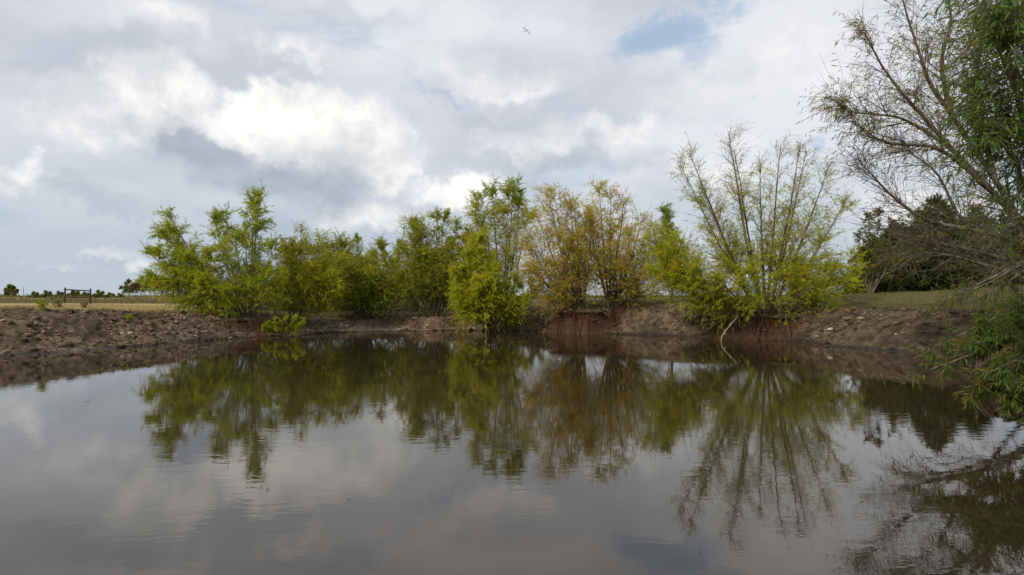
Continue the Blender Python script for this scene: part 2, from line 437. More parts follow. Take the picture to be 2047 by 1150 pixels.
V_STEPS = np.concatenate([np.array([-4, -2.2, -1.2, -0.6, -0.3, -0.12]), np.arange(0, 4.6, 0.07), np.arange(4.6, 9, 0.2),
                          np.geomspace(9, 3000, 46)])
def ground_cols(x, y, z, v, w):
    """soil / turf colours and their patches, plus shade painted into the right bank"""
    n1 = fbm2(x, y, 0.9, 4, 71.0); n2 = fbm2(x, y, 5.0, 3, 81.0); n3 = fbm2(x, y, 0.35, 3, 91.0)
    dry = np.array([0.155, 0.115, 0.075]); mid = np.array([0.068, 0.047, 0.030]); wet = np.array([0.034, 0.026, 0.020])
    c = mid+(dry-mid)*sstep(0.35, 0.65, n2*0.65+n1*0.35)[:, None]
    bea = (np.exp(-((x+6.0)/4.2)**4)*sstep(24, 27, y))[:, None]; c = c*(1+0.7*bea)+np.array([.03, .028, .024])*bea
    right = sstep(9, 13, x)[:, None]
    c = c*(1-0.30*right)  # shade on the right bank, painted as a darker soil colour
    wetm = (1-np.maximum(sstep(0.05, 0.30, z+0.22*(n1-0.5)), sstep(0.2, 0.75, v+1.0*(n1-0.5))))[:, None]
    c = c*(1-wetm)+wet*wetm
    # red earth round the root mounds
    red = np.zeros_like(x)
    for k, (mx, my, rx, ry, zt) in enumerate(MOUNDS):
        r = np.hypot((x-mx)/(rx*1.65), (y-my)/(ry*1.75))
        red = np.maximum(red, (1-sstep(0.55, 1.15, r+0.7*(n1-0.5)))*(1.0 if k < 3 else 0.5))
    red = red+0.45*sstep(0.52, 0.7, n3)*np.exp(-((v-w*0.85)/0.8)**2)
    red = np.clip(red, 0, 1)[:, None]
    c = c*(1-red*0.85)+np.array([0.10, 0.050, 0.027])*red*0.8*(0.6+0.8*n2[:, None])
    # turf on top
    g = sstep(0.85, 1.15, v/w+0.9*(n1-0.5))[:, None]
    tan = np.array([0.36, 0.27, 0.12]); olive = np.array([0.085, 0.088, 0.024]); brown = np.array([0.115, 0.080, 0.038])
    left = (1-sstep(-0.60, -0.48, x/np.maximum(y, 0.1)))[:, None]
    turf = olive+(brown-olive)*sstep(0.42, 0.62, n2)[:, None]
    pl = sstep(1.15, 1.7, v/w+0.5*(n1-0.5))[:, None]
    fieldc = tan*(0.7+0.6*n1[:, None]); weedy = np.array([0.15, 0.135, 0.06])
    band = sstep(38, 46, y)[:, None]
    fieldc = fieldc*(1-band*0.5)+weedy*band*0.5
    turf = turf*(1-left*pl)+fieldc*left*pl
    return c*(1-g)+turf*g

def build_ground():
    n = len(SH); V = V_STEPS
    x = SH[:, None, 0]+SHN[:, None, 0]*V[None]; y = SH[:, None, 1]+SHN[:, None, 1]*V[None]
    # keep far rings circular-ish
    vv = np.broadcast_to(V[None], x.shape)
    z = height(x.ravel(), y.ravel(), tuple(np.broadcast_to(SH[:, k, None], x.shape).ravel() for k in (2, 3, 4)), vv.ravel())
    w = np.broadcast_to(SH[:, 3, None], x.shape).ravel()
    cols = ground_cols(x.ravel(), y.ravel(), z, vv.ravel(), w)
    verts = np.stack([x.ravel(), y.ravel(), z], 1)
    K = len(V); idx = np.arange(n*K).reshape(n, K)
    i1 = np.roll(idx, -1, 0)
    q = np.stack([idx[:, :-1], idx[:, 1:], i1[:, 1:], i1[:, :-1]], -1).reshape(-1, 4)
    me = make_mesh('ground', verts, [q], cols, True)
    m, nt, o = new_mat('soil_and_turf')
    at = nt.nodes.new('ShaderNodeAttribute'); at.attribute_name = 'col'
    b = principled(nt, 0.95, 0.12); pos = geo_pos(nt)
    f1 = nfac(nt, pos, 14, 8, 0.68, 0.3); f2 = nfac(nt, pos, 55, 4, 0.6)
    k = (f1*0.7+f2*0.3).sstep(0.30, 0.70)*0.95+0.5
    cmb = nt.nodes.new('ShaderNodeCombineColor')
    for i in range(3): nt.links.new(k.s, cmb.inputs[i])
    nt.links.new(mixc(nt, 1.0, at.outputs['Color'], cmb.outputs[0], 'MULTIPLY'), b.inputs['Base Color'])
    bump(nt, f1*0.7+f2*0.3, 0.9, 0.06, b)
    sp = nt.nodes.new('ShaderNodeSeparateXYZ'); nt.links.new(pos, sp.inputs[0])
    zr = E(nt, sp.outputs[2]).sstep(0.02, 0.14)
    nt.links.new((zr*0.5+0.45).s, b.inputs['Roughness'])
    nt.links.new(b.outputs[0], o.inputs[0])
    ob = link('ground', me, m); ob['kind'] = 'structure'
build_ground()

def build_water():
    # trim to just outside the shoreline so that the sheet lies under the banks
    ring = SH[::6, :2]+SHN[::6]*0.8
    v = np.column_stack([ring, np.zeros(len(ring))]); c = np.array([[0, 11.0, 0]])
    n = len(v); f = np.stack([np.full(n, n), np.roll(np.arange(n), -1), np.arange(n)], 1)
    me = make_mesh('pond_water', np.vstack([v, c]), [f])
    m, nt, o = new_mat('murky_water')
    b = principled(nt, 0.006, 0.5); b.inputs['IOR'].default_value = 1.75; b.inputs['Specular Tint'].default_value = (1.0, 0.91, 0.80, 1)
    pos = geo_pos(nt)
    sil = nfac(nt, pos, 0.35, 4, 0.55, 0.4)
    nt.links.new(mixc(nt, sil.sstep(0.35, 0.65), (0.019, 0.0135, 0.0065), (0.026, 0.0185, 0.009)), b.inputs['Base Color'])
    w1 = nfac(nt, pos, 5.5, 3, 0.5, 0.4, (0.55, 1.35, 1)); w2 = nfac(nt, pos, 16, 2, 0.5, 0.2, (0.6, 1.3, 1))
    patch = nfac(nt, pos, 0.55, 3, 0.5).sstep(0.35, 0.7)*0.8+0.25
    bump(nt, (w1*0.85+w2*0.16)*patch, 0.5, 0.0034, b)
    nt.links.new(b.outputs[0], o.inputs[0])
    ob = link('pond_water', me, m); ob['kind'] = 'structure'
    nz = np.array([p.normal.z for p in me.polygons]); 
    if nz.mean() < 0: me.flip_normals()
build_water()

# ------------------------------------------------------------------ tree builder
GREEN, YG, YEL, ORA = (0.33, 0.41, 0.018), (0.54, 0.54, 0.02), (0.68, 0.46, 0.02), (0.62, 0.31, 0.022)
DKG, OLV, TAN, BRN = (0.07, 0.105, 0.016), (0.31, 0.29, 0.02), (0.30, 0.21, 0.08), (0.13, 0.075, 0.035)

SPREAD = [1.8, 1.75, 0.86, 1.85]
def leaf_geo(pos, d, L, Wd, r, cols, fine=False):
    """lens-shaped leaves; far: one slim blade; near: curved blade"""
    N = len(pos)
    rv = r.normal(size=(N, 3)); s = nrm(np.cross(d, rv)); n = np.cross(s, d)
    L = L[:, None]; Wd = Wd[:, None]
    if not fine:
        v = np.stack([pos+d*L*0.12-s*Wd*0.5, pos+s*Wd*0.5, pos+d*L+n*L*0.04], 1).reshape(-1, 3)
        return v, np.arange(N*3).reshape(N, 3), None, np.repeat(cols, 3, 0)
    droop = np.array([0, 0, -1.0])
    a = pos+d*L*0.30+droop*L*0.02; b = pos+d*L*0.65+droop*L*0.08; t = pos+d*L+droop*L*0.20
    v = np.stack([pos, a+s*Wd*0.5, a-s*Wd*0.5, b+s*Wd*0.42, b-s*Wd*0.42, t], 1).reshape(-1, 3)
    k = np.arange(N)[:, None]*6
    f3 = np.concatenate([k+np.array([0, 1, 2]), k+np.array([3, 5, 4])]); f4 = k+np.array([1, 3, 4, 2])
    return v, f3, f4, np.repeat(cols, 6, 0)

def tree(name, label, cat, base, leaders, group=None, seed=1, r0=0.05, nb=9, blen=1.3, bang=(28, 64), bt0=0.18, btrop=(0, 0, 0.10),
         nt=7, tlen=0.5, ttrop=(0, 0, -0.28), lpt=16, leaf=(0.11, 0.02), pal=((GREEN, 1),), dens=((0, 1), (1, 1)), tang=(18, 62),
         bark=None, droop=0.3, clump=0.35, rb=0.011, rt=0.0045, sub=True, topcol=None, near_parts=0, fine=False, wob=0.02, shape=0.65,
         brush=0, roots=0, rootmat=None, root_r=(1.3, 0.9), ldens=None, pal2=None, lip=0):
    r = np.random.default_rng(seed); blen *= SPREAD[0]; tlen *= SPREAD[1]; nb *= SPREAD[2]; lpt *= SPREAD[3]
    base = np.asarray(base, float)
    root = thing(name, base, label, cat, group)
    bark = bark or M_BARK
    Bs, Bl, Bi = [], [], []
    for li, lead in enumerate(leaders):
        pts = [P(px, py, D) if len(q) == 3 else q for q in lead for (px, py, D) in [q]]
        pts = np.array(pts); c = catmull(pts, 16)
        L = np.linalg.norm(np.diff(c, axis=0), axis=1).sum()
        c[1:] += np.cumsum(r.normal(size=(15, 3))*wob*L*0.12, 0)*np.linspace(0, 1, 15)[:, None]
        rr = r0*(0.75+0.5*r.random())*(L/4.5)**0.6
        rad = rr*(1-np.linspace(0, 1, 16))**0.8+0.006
        g = Geo(); v, q = tubes(c[None], rad[None], 7); g.add(v, f4=q)
        link('stem', g.mesh('stem', base, True), bark, root)
        m = max(4, int(nb*L))
        t = bt0+(1-bt0)*np.sort(r.random(m))**0.9
        pos, T = along(c[None], t[None])
        ang = np.radians(r.uniform(bang[0], bang[1], m))
        d = side_dir(T[0], ang, r)
        ln = blen*(0.30+shape*(1-t))*r.uniform(0.55, 1.2, m)
        Bs.append(grow(pos[0], d, ln, 5, 0.12, btrop, r)); Bl.append(ln)
        # the leader's own tip carries twigs too
        k = 3
        pos, T = along(c[None], np.full((1, k), 0.93)); d = side_dir(T[0], np.radians(r.uniform(3, 20, k)), r)
        ln = np.full(k, blen*0.3); Bs.append(grow(pos[0], d, ln, 5, 0.08, btrop, r)); Bl.append(ln)
    Bi = np.concatenate([np.full(len(q), k//2) for k, q in enumerate(Bs)])
    B = np.concatenate(Bs); BL = np.concatenate(Bl); N = len(B)
    zlo = base[2]; zhi = B[..., 2].max()
    wood = Geo()
    br = rb*np.clip(BL/1.2, 0.45, 1.6)[:, None]*(1-0.75*np.linspace(0, 1, 5))[None]
    v, q = tubes(B, br, 4 if fine else 3); wood.add(v, f4=q)
    # twigs
    t = 0.15+0.85*r.random((N, nt)); pos, T = along(B, t)
    d = side_dir(T, np.radians(r.uniform(tang[0], tang[1], (N, nt))), r).reshape(-1, 3)
    ln = (tlen*r.uniform(0.4, 1.25, (N, nt))*np.clip(BL/1.0, 0.4, 1.3)[:, None]).ravel()
    KT = 3; Tw = grow(pos.reshape(-1, 3), d, ln, KT, 0.12, ttrop, r)
    parent = np.repeat(np.arange(N), nt)
    v, q = tubes(Tw, (rt*np.linspace(1.0, 0.4, KT))[None]*np.ones((len(Tw), 1)), 3); wood.add(v, f4=q)
    if brush:
        # dead grey brush round the foot
        a = r.uniform(0, 2*np.pi, brush); q0 = base+np.stack([np.cos(a), np.sin(a), np.zeros(brush)], 1)*root_r[0]*np.sqrt(r.random(brush))[:, None]
        q0[:, 2] = gz(q0[:, 0], q0[:, 1])-0.03
        dd = nrm(np.stack([np.cos(a)*0.9, np.sin(a)*0.7, r.uniform(0.3, 1.3, brush)], 1)+0.3*r.normal(size=(brush, 3)))
        G = grow(q0, dd, r.uniform(0.4, 1.3, brush), 6, 0.18, (0, 0, 0.02), r)
        v, q = tubes(G, (0.007*np.array([1, .9, .8, .65, .5, .3]))[None]*np.ones((brush, 1)), 3)
        wood.add(v, f4=q)
    w = link('branches', wood.mesh('branches', base), M_TWIG if bark is M_BARK else bark, root, 'stuff')
    # leaves
    bd = np.exp(r.normal(size=N)*clump); bd = bd/bd.mean()
    if ldens is not None: bd = bd*np.array(ldens)[Bi]
    hz = np.clip((Tw[:, 1, 2]-zlo)/(zhi-zlo), 0, 1)
    dm = np.interp(hz, [a for a, _ in dens], [b for _, b in dens])
    cnt = r.poisson(np.clip(lpt*bd[parent]*dm, 0, lpt*3.5))
    ti = np.repeat(np.arange(len(Tw)), cnt); n = len(ti)
    pos, T = along(Tw[ti], r.random((n, 1))); pos = pos[:, 0]; T = T[:, 0]
    d = side_dir(T, np.radians(r.uniform(15, 65, n)), r); d = nrm(d+np.array([0, 0, -droop]))
    pc = np.array([p for p, _ in pal]); pw = np.array([q for _, q in pal], float); pw /= pw.sum()
    bcol = r.choice(len(pc), N, p=pw); lcol = r.choice(len(pc), n, p=pw)
    ci = np.where(r.random(n) < 0.42, bcol[parent[ti]], lcol)
    if pal2 is not None:
        p2 = np.array([p for p, _ in pal2]); w2 = np.array([q for _, q in pal2], float)
        alt = np.array(ldens)[Bi][parent[ti]] >= 1.0; pc = np.vstack([pc, p2])
        ci = np.where(alt, len(pw)+r.choice(len(p2), n, p=w2/w2.sum()), ci)
    cols = pc[ci]*np.exp(r.normal(size=(n, 1))*0.22)
    if topcol is not None:
        k = (sstep(topcol[1], topcol[2], hz[ti])*(r.random(n) < 0.8))[:, None]; cols = cols*(1-k)+np.array(topcol[0])*k*np.exp(r.normal(size=(n, 1))*0.2)
    L = leaf[0]*r.uniform(0.6, 1.25, n); Wd = leaf[1]*r.uniform(0.7, 1.25, n)
    keep = np.ones(n, bool)
    if near_parts and n:
        # the largest leaves in view become parts of their own
        tip = pos+d*L[:, None]
        def pr(p): return np.stack([CX+p[:, 0]/p[:, 1]*F, HY-(p[:, 2]-EYE)/p[:, 1]*F], 1)
        a, b = pr(pos), pr(tip); size = np.linalg.norm(a-b, axis=1)
        ok = (a[:, 0] > 0) & (a[:, 0] < 2040) & (a[:, 1] > 5) & (a[:, 1] < 1140) & (b[:, 0] < 2044)
        size[~ok] = -1; sel = np.argsort(-size)[:near_parts]; sel = sel[size[sel] > 6]; keep[sel] = False
        protos = []
        for k in range(6):
            cc = pc[k % len(pc)]*np.exp(r.normal()*0.15)
            vv, f3, f4, c2 = leaf_geo(np.zeros((1, 3)), np.array([[0, 1.0, 0]]), np.array([1.0]), np.array([leaf[1]/leaf[0]]), r, cc[None], True)
            vv = np.array([[0, 0, 0], [.09, .3, .02], [-.09, .3, .02], [.075, .65, -.02], [-.075, .65, -.02], [0, 1, -.10]])
            vv[:, 0] *= leaf[1]/leaf[0]/0.18
            me = make_mesh('leaf', vv, [f3, f4], c2); me.materials.append(M_LEAF); protos.append(me)
        for s in sel:
            o = bpy.data.objects.new('leaf', protos[int(r.integers(6))]); SC.collection.objects.link(o); o.parent = root
            yv = Vector(d[s]); rv = Vector(r.normal(size=3)); xv = yv.cross(rv).normalized(); zv = xv.cross(yv)
            Mx = Matrix((xv, yv, zv)).transposed()*float(L[s]); Mx = Mx.to_4x4(); Mx.translation = Vector(pos[s]-base); o.matrix_basis = Mx
    g = Geo()
    if keep.sum():
        v, f3, f4, c = leaf_geo(pos[keep], d[keep], L[keep], Wd[keep], r, cols[keep], fine); g.add(v, f3, f4, c)
        link('crown', g.mesh('crown', base), M_LEAF, root, 'stuff')
    if lip:
        # undercut sod held by the roots, overhanging the washed-out face
        nA, rings = 72, [(0.0, .10), (.55, .12), (.9, .07), (1.0, -.01), (.96, -.07), (.80, -.10)]
        aa = np.arange(nA)*2*np.pi/nA; vs = []
        Lh = math.hypot(base[0], base[1]); cx, cy = base[0]/Lh, base[1]/Lh
        ed = .97+.75*(fbm2(np.cos(aa)*3+seed, np.sin(aa)*3, 1.0, 3, 5.0)-.5)
        for rr_, zz in rings:
            p = rr_*lip*ed; A_, B_ = p*root_r[0]*np.cos(aa), p*root_r[1]*np.sin(aa)
            x_, y_ = A_*cy+B_*cx, -A_*cx+B_*cy
            vs.append(np.stack([x_, y_, zz+.02+.10*(fbm2(x_+base[0], y_+base[1], 4.0, 3, 15.0)-.5)], 1))
        vs = np.stack(vs, 0); K_ = len(rings); ix = np.arange(K_*nA).reshape(K_, nA)
        q = np.stack([ix[:-1], np.roll(ix[:-1], -1, 1), np.roll(ix[1:], -1, 1), ix[1:]], -1).reshape(-1, 4)
        link('sod_lip', make_mesh('sod_lip', vs.reshape(-1, 3), [q]), M_SOD, root)
    if roots:
        # fibrous roots spilling down the washed-out face towards the pond
        a = np.pi*1.5+r.uniform(-1.5, 1.5, roots)
        q0 = base+np.stack([np.cos(a)*root_r[0]*r.uniform(.8, 1.12, roots), np.sin(a)*root_r[1]*r.uniform(.8, 1.12, roots), np.full(roots, 0.03)], 1)
        q0[:, 2] = np.where(np.arange(roots) % 2 == 0, base[2]+.04, gz(q0[:, 0], q0[:, 1])+0.01)
        K = 7; pts = [q0]; p = q0.copy(); drift = r.normal(size=(roots, 2))*0.05
        st = np.stack([np.cos(a), np.sin(a)], 1)*(0.02+0.06*r.random((roots, 1)))
        ln = r.uniform(0.2, 1.0, roots)
        for k in range(1, K):
            p = p.copy(); p[:, :2] += st+drift+r.normal(size=(roots, 2))*0.03
            hang = np.arange(roots) % 2 == 0
            p[hang, :2] = p[hang, :2]-(st[hang]+drift[hang])*0.8
            gg = gz(p[:, 0], p[:, 1]); p[:, 2] = np.maximum(gg+0.008, p[:, 2]-np.where(hang, 0.085, 0.20)*ln)
            pts.append(p)
        C = np.stack(pts, 1)
        rad = r.uniform(0.004, 0.013, (roots, 1))*(1+2*(r.random((roots, 1)) < 0.06))*np.linspace(1, 0.4, K)[None]
        g = Geo(); v, q = tubes(C, rad, 4); g.add(v, f4=q)
        link('roots', g.mesh('roots', base), rootmat or M_ROOT, root, 'stuff')
    return root

def gpt(px, D, dz=0.0):
    """ground point under photo column px at depth D"""
    x = (px-CX)/F*D; return np.array([x, D, gz(x, D)+dz])
def fan(b, tips, bow=0.35, extra=0, lo=0.6):
    """leaders as world polylines from base point b to pixel tips (px,py,D), leaving the ground splayed"""
    out = []; rf = np.random.default_rng(int(abs(b[0]*1000))+len(tips)); tips = list(tips); n0 = len(tips)
    for _ in range(extra):
        i, j = rf.integers(0, n0, 2); t = rf.random(); a = np.array(tips[i])*(1-t)+np.array(tips[j])*t
        by = HY-(b[2]-EYE)/b[1]*F; a[1] = by+(a[1]-by)*rf.uniform(lo, .97); a[2] += rf.normal()*.5; tips.append(tuple(a))
    for (px, py, D) in tips:
        t = P(px, py, D); h = t-b
        m = b+h*0.45+np.array([h[0]*bow*0.35, h[1]*bow*0.35, -abs(h[2])*0.04])
        s = b+np.array([h[0], h[1], 0])*0.06
        out.append([s, m, t])
    return out
# leaders may also be given as world points: wrap to pass through tree()
_tree = tree
def tree(name, label, cat, base, leaders, **k):
    conv = [[tuple([CX+p[0]/p[1]*F, HY-(p[2]-EYE)/p[1]*F, p[1]]) for p in L] if isinstance(L[0], np.ndarray) else L for L in leaders]
    return _tree(name, label, cat, base, conv, **k)

FAR = dict(leaf=(0.135, 0.0185))
# A: big green willow on the left bank
b = np.array(MOUNDS[0][:2]); b = np.array([b[0], b[1], MOUNDS[0][4]-0.12])
tree('willow_tree', 'bright green leaning willow with a tall thin spire, leftmost of the bank willows', 'tree', b,
     fan(b, [(318, 500, 26.2), (298, 505, 26.4), (322, 465, 26.8), (305, 545, 26), (338, 432, 27), (372, 520, 26), (352, 455, 27.6), (425, 432, 26.4), (440, 428, 27), (470, 470, 26), (405, 560, 25.6)], 0.3, 6)
     + fan(b, [(516, 388, 26.6), (508, 398, 26.9), (488, 460, 27), (545, 490, 26.6), (455, 590, 25.4), (560, 560, 26)], 0.15, 3, .4),
     seed=3, r0=0.045, nb=8.5, blen=0.92, nt=7, tlen=0.42, lpt=14.5, pal=((GREEN, 6), (YG, 4), ((0.24, 0.31, 0.018), 4), (YEL, 0.7), (ORA, 0.2)),
     dens=((0, 0.35), (0.15, 0.8), (0.3, 1.0), (1, 1.0)), brush=160, roots=300, lip=1.12, root_r=(1.3, 0.9), shape=0.55, group='willows on the far bank', **FAR)
# B: twiggy shrub right of it
b = gpt(590, 28.6); tree('willow_shrub', 'thin twiggy olive willow shrub with sparse wispy top', 'shrub', b,
     fan(b, [(605, 455, 28.6), (575, 500, 28.6), (640, 500, 28.4), (660, 560, 28), (560, 560, 28.4), (620, 540, 27.6), (680, 520, 29)], 0.25, 6),
     seed=5, r0=0.03, nb=8, blen=1.0, nt=7, tlen=0.5, lpt=11, pal=((OLV, 3), (YG, 5), (YEL, 1.2), (GREEN, 2)), dens=((0, 0.3), (0.3, 1.2), (0.75, 0.9), (1, 0.3)), brush=130,
     group='willows on the far bank', **FAR)
# C: rounded dense olive bush
b = np.array([MOUNDS[4][0], MOUNDS[4][1], MOUNDS[4][4]-0.12])
tree('willow_shrub', 'wide rounded olive-green willow thicket behind the gravelly beach, darker low centre', 'shrub', b,
     fan(b, [(640, 478, 32), (675, 478, 31.6), (715, 488, 32), (760, 492, 31.6), (800, 505, 32), (655, 540, 31), (700, 550, 30.6), (750, 550, 30.6), (800, 560, 31), (690, 520, 33.5), (745, 515, 33.5), (625, 530, 33), (610, 495, 32)], 0.5, 7),
     seed=8, r0=0.04, nb=8, blen=1.15, nt=8, tlen=0.5, lpt=12.5, pal=((OLV, 5), (YG, 3), (GREEN, 4), (YEL, 0.9), (DKG, 2)), dens=((0, 0.1), (0.2, 0.7), (0.4, 1.1), (1, 1)), brush=120,
     group='willows on the far bank', **FAR)
b = gpt(716, 30.9); tree('willow_shrub', 'low dark green bush in front of the olive thicket', 'shrub', b,
     fan(b, [(690, 560, 30.6), (720, 548, 30.8), (755, 560, 30.6), (735, 580, 30.2), (670, 590, 30.4), (775, 590, 30.4)], 0.4),
     seed=9, r0=0.03, nb=9, blen=0.7, nt=7, tlen=0.4, lpt=15, pal=((DKG, 4), (GREEN, 4)), dens=((0, 0.2), (0.35, 1), (1, 1)), group='willows on the far bank', **FAR)
# D: tall green thicket
b = np.array([MOUNDS[3][0], MOUNDS[3][1], MOUNDS[3][4]-0.12])
tree('willow_tree', 'dense green willow with two plumed tops and grey brush round its foot', 'tree', b,
     fan(b, [(822, 442, 31.5), (832, 450, 31), (872, 425, 31.6), (884, 432, 32), (915, 452, 31.6), (940, 462, 32), (805, 500, 31), (850, 500, 30.6), (900, 500, 30.8), (945, 510, 31), (790, 540, 31)], 0.35, 6),
     seed=12, r0=0.045, nb=8, blen=1.0, nt=8, tlen=0.48, lpt=13, pal=((GREEN, 5), (OLV, 4), (YG, 2), (YEL, 0.6), (BRN, 0.6)), dens=((0, 0.05), (0.2, 0.35), (0.4, 1.0), (1, 1.1)), brush=260,
     root_r=(1.7, 1.2), roots=80, group='willows on the far bank', **FAR)
# E: yellow willow standing at the water's edge
b = gpt(985, 28.9); b[2] = max(b[2], 0.06)
tree('willow_tree', 'bright yellow-green willow rooted at the waterline, foliage drooping to the water', 'tree', b,
     fan(b, [(945, 482, 28.8), (962, 500, 28.2), (930, 540, 28.4), (990, 540, 28.2), (1015, 575, 28.4), (925, 600, 28), (955, 590, 27.6), (1000, 610, 27.8), (1030, 560, 29), (975, 560, 27.6), (915, 545, 28.2), (1045, 600, 28.4), (935, 505, 28.2), (960, 470, 28.6)], 0.25, 7),
     seed=14, r0=0.04, nb=9, blen=0.85, nt=8, tlen=0.45, lpt=17, ttrop=(0, 0, -0.35), droop=0.6, pal=((YG, 6), (GREEN, 6), ((0.55, 0.47, 0.02), 2.5), (YEL, 0.8)), dens=((0, 0.55), (0.2, 1), (1, 1)),
     roots=60, root_r=(0.5, 0.4), rootmat=M_DARKROOT, brush=30, group='willows on the far bank', **FAR)
# F: tall open willow behind it
b = gpt(1005, 31.0)
tree('willow_tree', 'tall open willow with bare lower trunks and bright green tufted top', 'tree', b,
     fan(b, [(962, 385, 31), (985, 372, 31.4), (1015, 375, 31), (1040, 390, 31.4), (1055, 430, 30.8), (950, 410, 31.2), (1028, 368, 31.8)], 0.15),
     seed=17, r0=0.045, nb=8.5, blen=1.1, bt0=0.3, nt=7, tlen=0.5, lpt=17, ttrop=(0, 0, -0.3), droop=0.5, pal=((YG, 4), (GREEN, 3), (YEL, 1)), dens=((0, 0.1), (0.35, 0.35), (0.6, 0.5), (0.8, 1.1), (1, 1.3)),
     topcol=((0.26, 0.34, 0.03), 0.75, 0.95), group='willows on the far bank', **FAR)
# G, H: autumn willows
b = gpt(1165, 28.2); b[2] = MOUNDS[1][4]-0.12
tree('willow_tree', 'orange-tinged autumn willow with forked crown, left of the two golden ones', 'tree', b,
     fan(b, [(1092, 385, 28.4), (1105, 380, 28.0), (1075, 440, 28.4), (1140, 405, 28.0), (1150, 412, 28.6), (1065, 510, 28), (1170, 470, 28.4), (1120, 470, 27.4), (1085, 560, 27.6), (1130, 598, 27.4), (1100, 600, 27.5), (1190, 596, 27.5), (1058, 470, 28.4), (1062, 540, 28), (1185, 430, 28.6)], 0.2, 8),
     seed=21, r0=0.055, nb=7.5, blen=1.15, nt=7, tlen=0.5, lpt=8.5, pal=((YEL, 5), (ORA, 2.2), (YG, 4.5), (OLV, 1.5)), dens=((0, 0.3), (0.3, 0.75), (0.5, 1.0), (1, 0.95)), bt0=0.14,
     roots=340, lip=1.12, root_r=(1.3, 0.9), brush=170, group='willows on the far bank', **FAR)
b = gpt(1218, 29.2)
tree('willow_tree', 'golden autumn willow with upright central trunk, right of the two golden ones', 'tree', b,
     fan(b, [(1200, 375, 29.2), (1222, 382, 29.0), (1245, 400, 29.4), (1285, 440, 29.2), (1300, 455, 28.8), (1315, 510, 29), (1185, 440, 29), (1260, 470, 28.4), (1240, 450, 30), (1330, 560, 28.4), (1250, 592, 28.2), (1290, 585, 28.2), (1325, 490, 29), (1175, 420, 29.4)], 0.2, 9),
     seed=23, r0=0.06, nb=7.5, blen=1.2, nt=7, tlen=0.5, lpt=8.5, pal=((YEL, 5), (ORA, 1.4), (YG, 6.5), (OLV, 1.5)), dens=((0, 0.3), (0.25, 0.6), (0.5, 1.0), (1, 0.95)), bt0=0.14,
     brush=120, root_r=(1.6, 0.9), group='willows on the far bank', **FAR)
b = gpt(1345, 31.5)
tree('willow_tree', 'small narrow green willow between the golden willow and the bare-topped one', 'tree', b,
     fan(b, [(1328, 415, 31.5), (1335, 425, 31.2), (1345, 470, 31.2), (1320, 500, 31)], 0.1), seed=26, r0=0.035, nb=8, blen=0.7, nt=7, tlen=0.4, lpt=13, bt0=0.3,
     pal=((GREEN, 5), (YG, 3)), topcol=((0.20, 0.27, 0.05), 0.7, 0.9), group='willows on the far bank', **FAR)
# J: big sparse willow with bare tops
b = np.array([MOUNDS[2][0], MOUNDS[2][1], MOUNDS[2][4]-0.12])
JD = ((0, 0.6), (0.18, 1.2), (0.32, 1.05), (0.45, 0.62), (0.65, 0.34), (0.82, 0.09), (1, 0.02))
tree('willow_tree', 'large sparse willow with bare pale tops and yellow-green skirt on an undercut bank', 'tree', b,
     fan(b, [(1362, 322, 24.6), (1380, 310, 24.2), (1452, 272, 24.4), (1470, 300, 24.8), (1520, 330, 24.2), (1558, 292, 24.6), (1605, 290, 24.2), (1612, 300, 24.6), (1660, 330, 24.4), (1690, 400, 24.2), (1400, 380, 24)], 0.10)
     + fan(b, [(1350, 560, 24.0), (1330, 520, 24.4), (1302, 478, 25), (1318, 455, 25.4), (1345, 490, 24.6), (1365, 540, 24), (1310, 540, 24.6), (1400, 540, 23.4), (1440, 560, 23), (1500, 550, 23), (1560, 560, 23), (1610, 560, 23), (1660, 540, 23.6), (1700, 520, 24), (1690, 570, 23.6), (1385, 575, 23.8), (1470, 500, 24), (1585, 500, 24.2), (1640, 480, 25), (1650, 570, 24.6), (1600, 540, 25), (1450, 602, 23.4), (1500, 606, 23.3), (1560, 606, 23.3), (1610, 600, 23.4), (1640, 606, 23.6)], 0.35),
     seed=31, r0=0.055, nb=5.2, bang=(25, 52), blen=1.15, nt=8, tlen=0.5, lpt=14.5, bt0=0.22, pal=((YG, 5), (GREEN, 5), ((0.50, 0.44, 0.02), 2), (YEL, 0.8), (OLV, 2)), dens=JD, ttrop=(0, 0, -0.08), droop=0.5, rt=0.0045, rb=0.013,
     roots=520, lip=1.15, root_r=(2.05, 0.95), brush=340, group='willows on the far bank', **FAR)
# small bush on the left shore
b = gpt(563, 25.4); b[2] = max(b[2], 0.03)
tree('willow_shrub', 'small feathery yellow-green bush at the water edge below the left willow', 'shrub', b,
     fan(b, [(538, 648, 25.2), (552, 640, 25), (570, 638, 25), (590, 636, 25.2), (605, 640, 25.4), (530, 655, 25), (600, 650, 25)], 0.4),
     seed=35, r0=0.025, nb=14, blen=0.26, nt=6, tlen=0.15, lpt=10, pal=((OLV, 3), (GREEN, 4), (YG, 2)), leaf=(0.10, 0.014))

def ray_ground(px, py, d0=3.0, d1=120.0):
    D = np.arange(d0, d1, 0.05); x = (px-CX)/F*D; zr = EYE+(HY-py)/F*D
    g = np.maximum(gz(x, D), 0.0); k = int(np.argmax(zr < g))
    return np.array([x[k], D[k], g[k]])

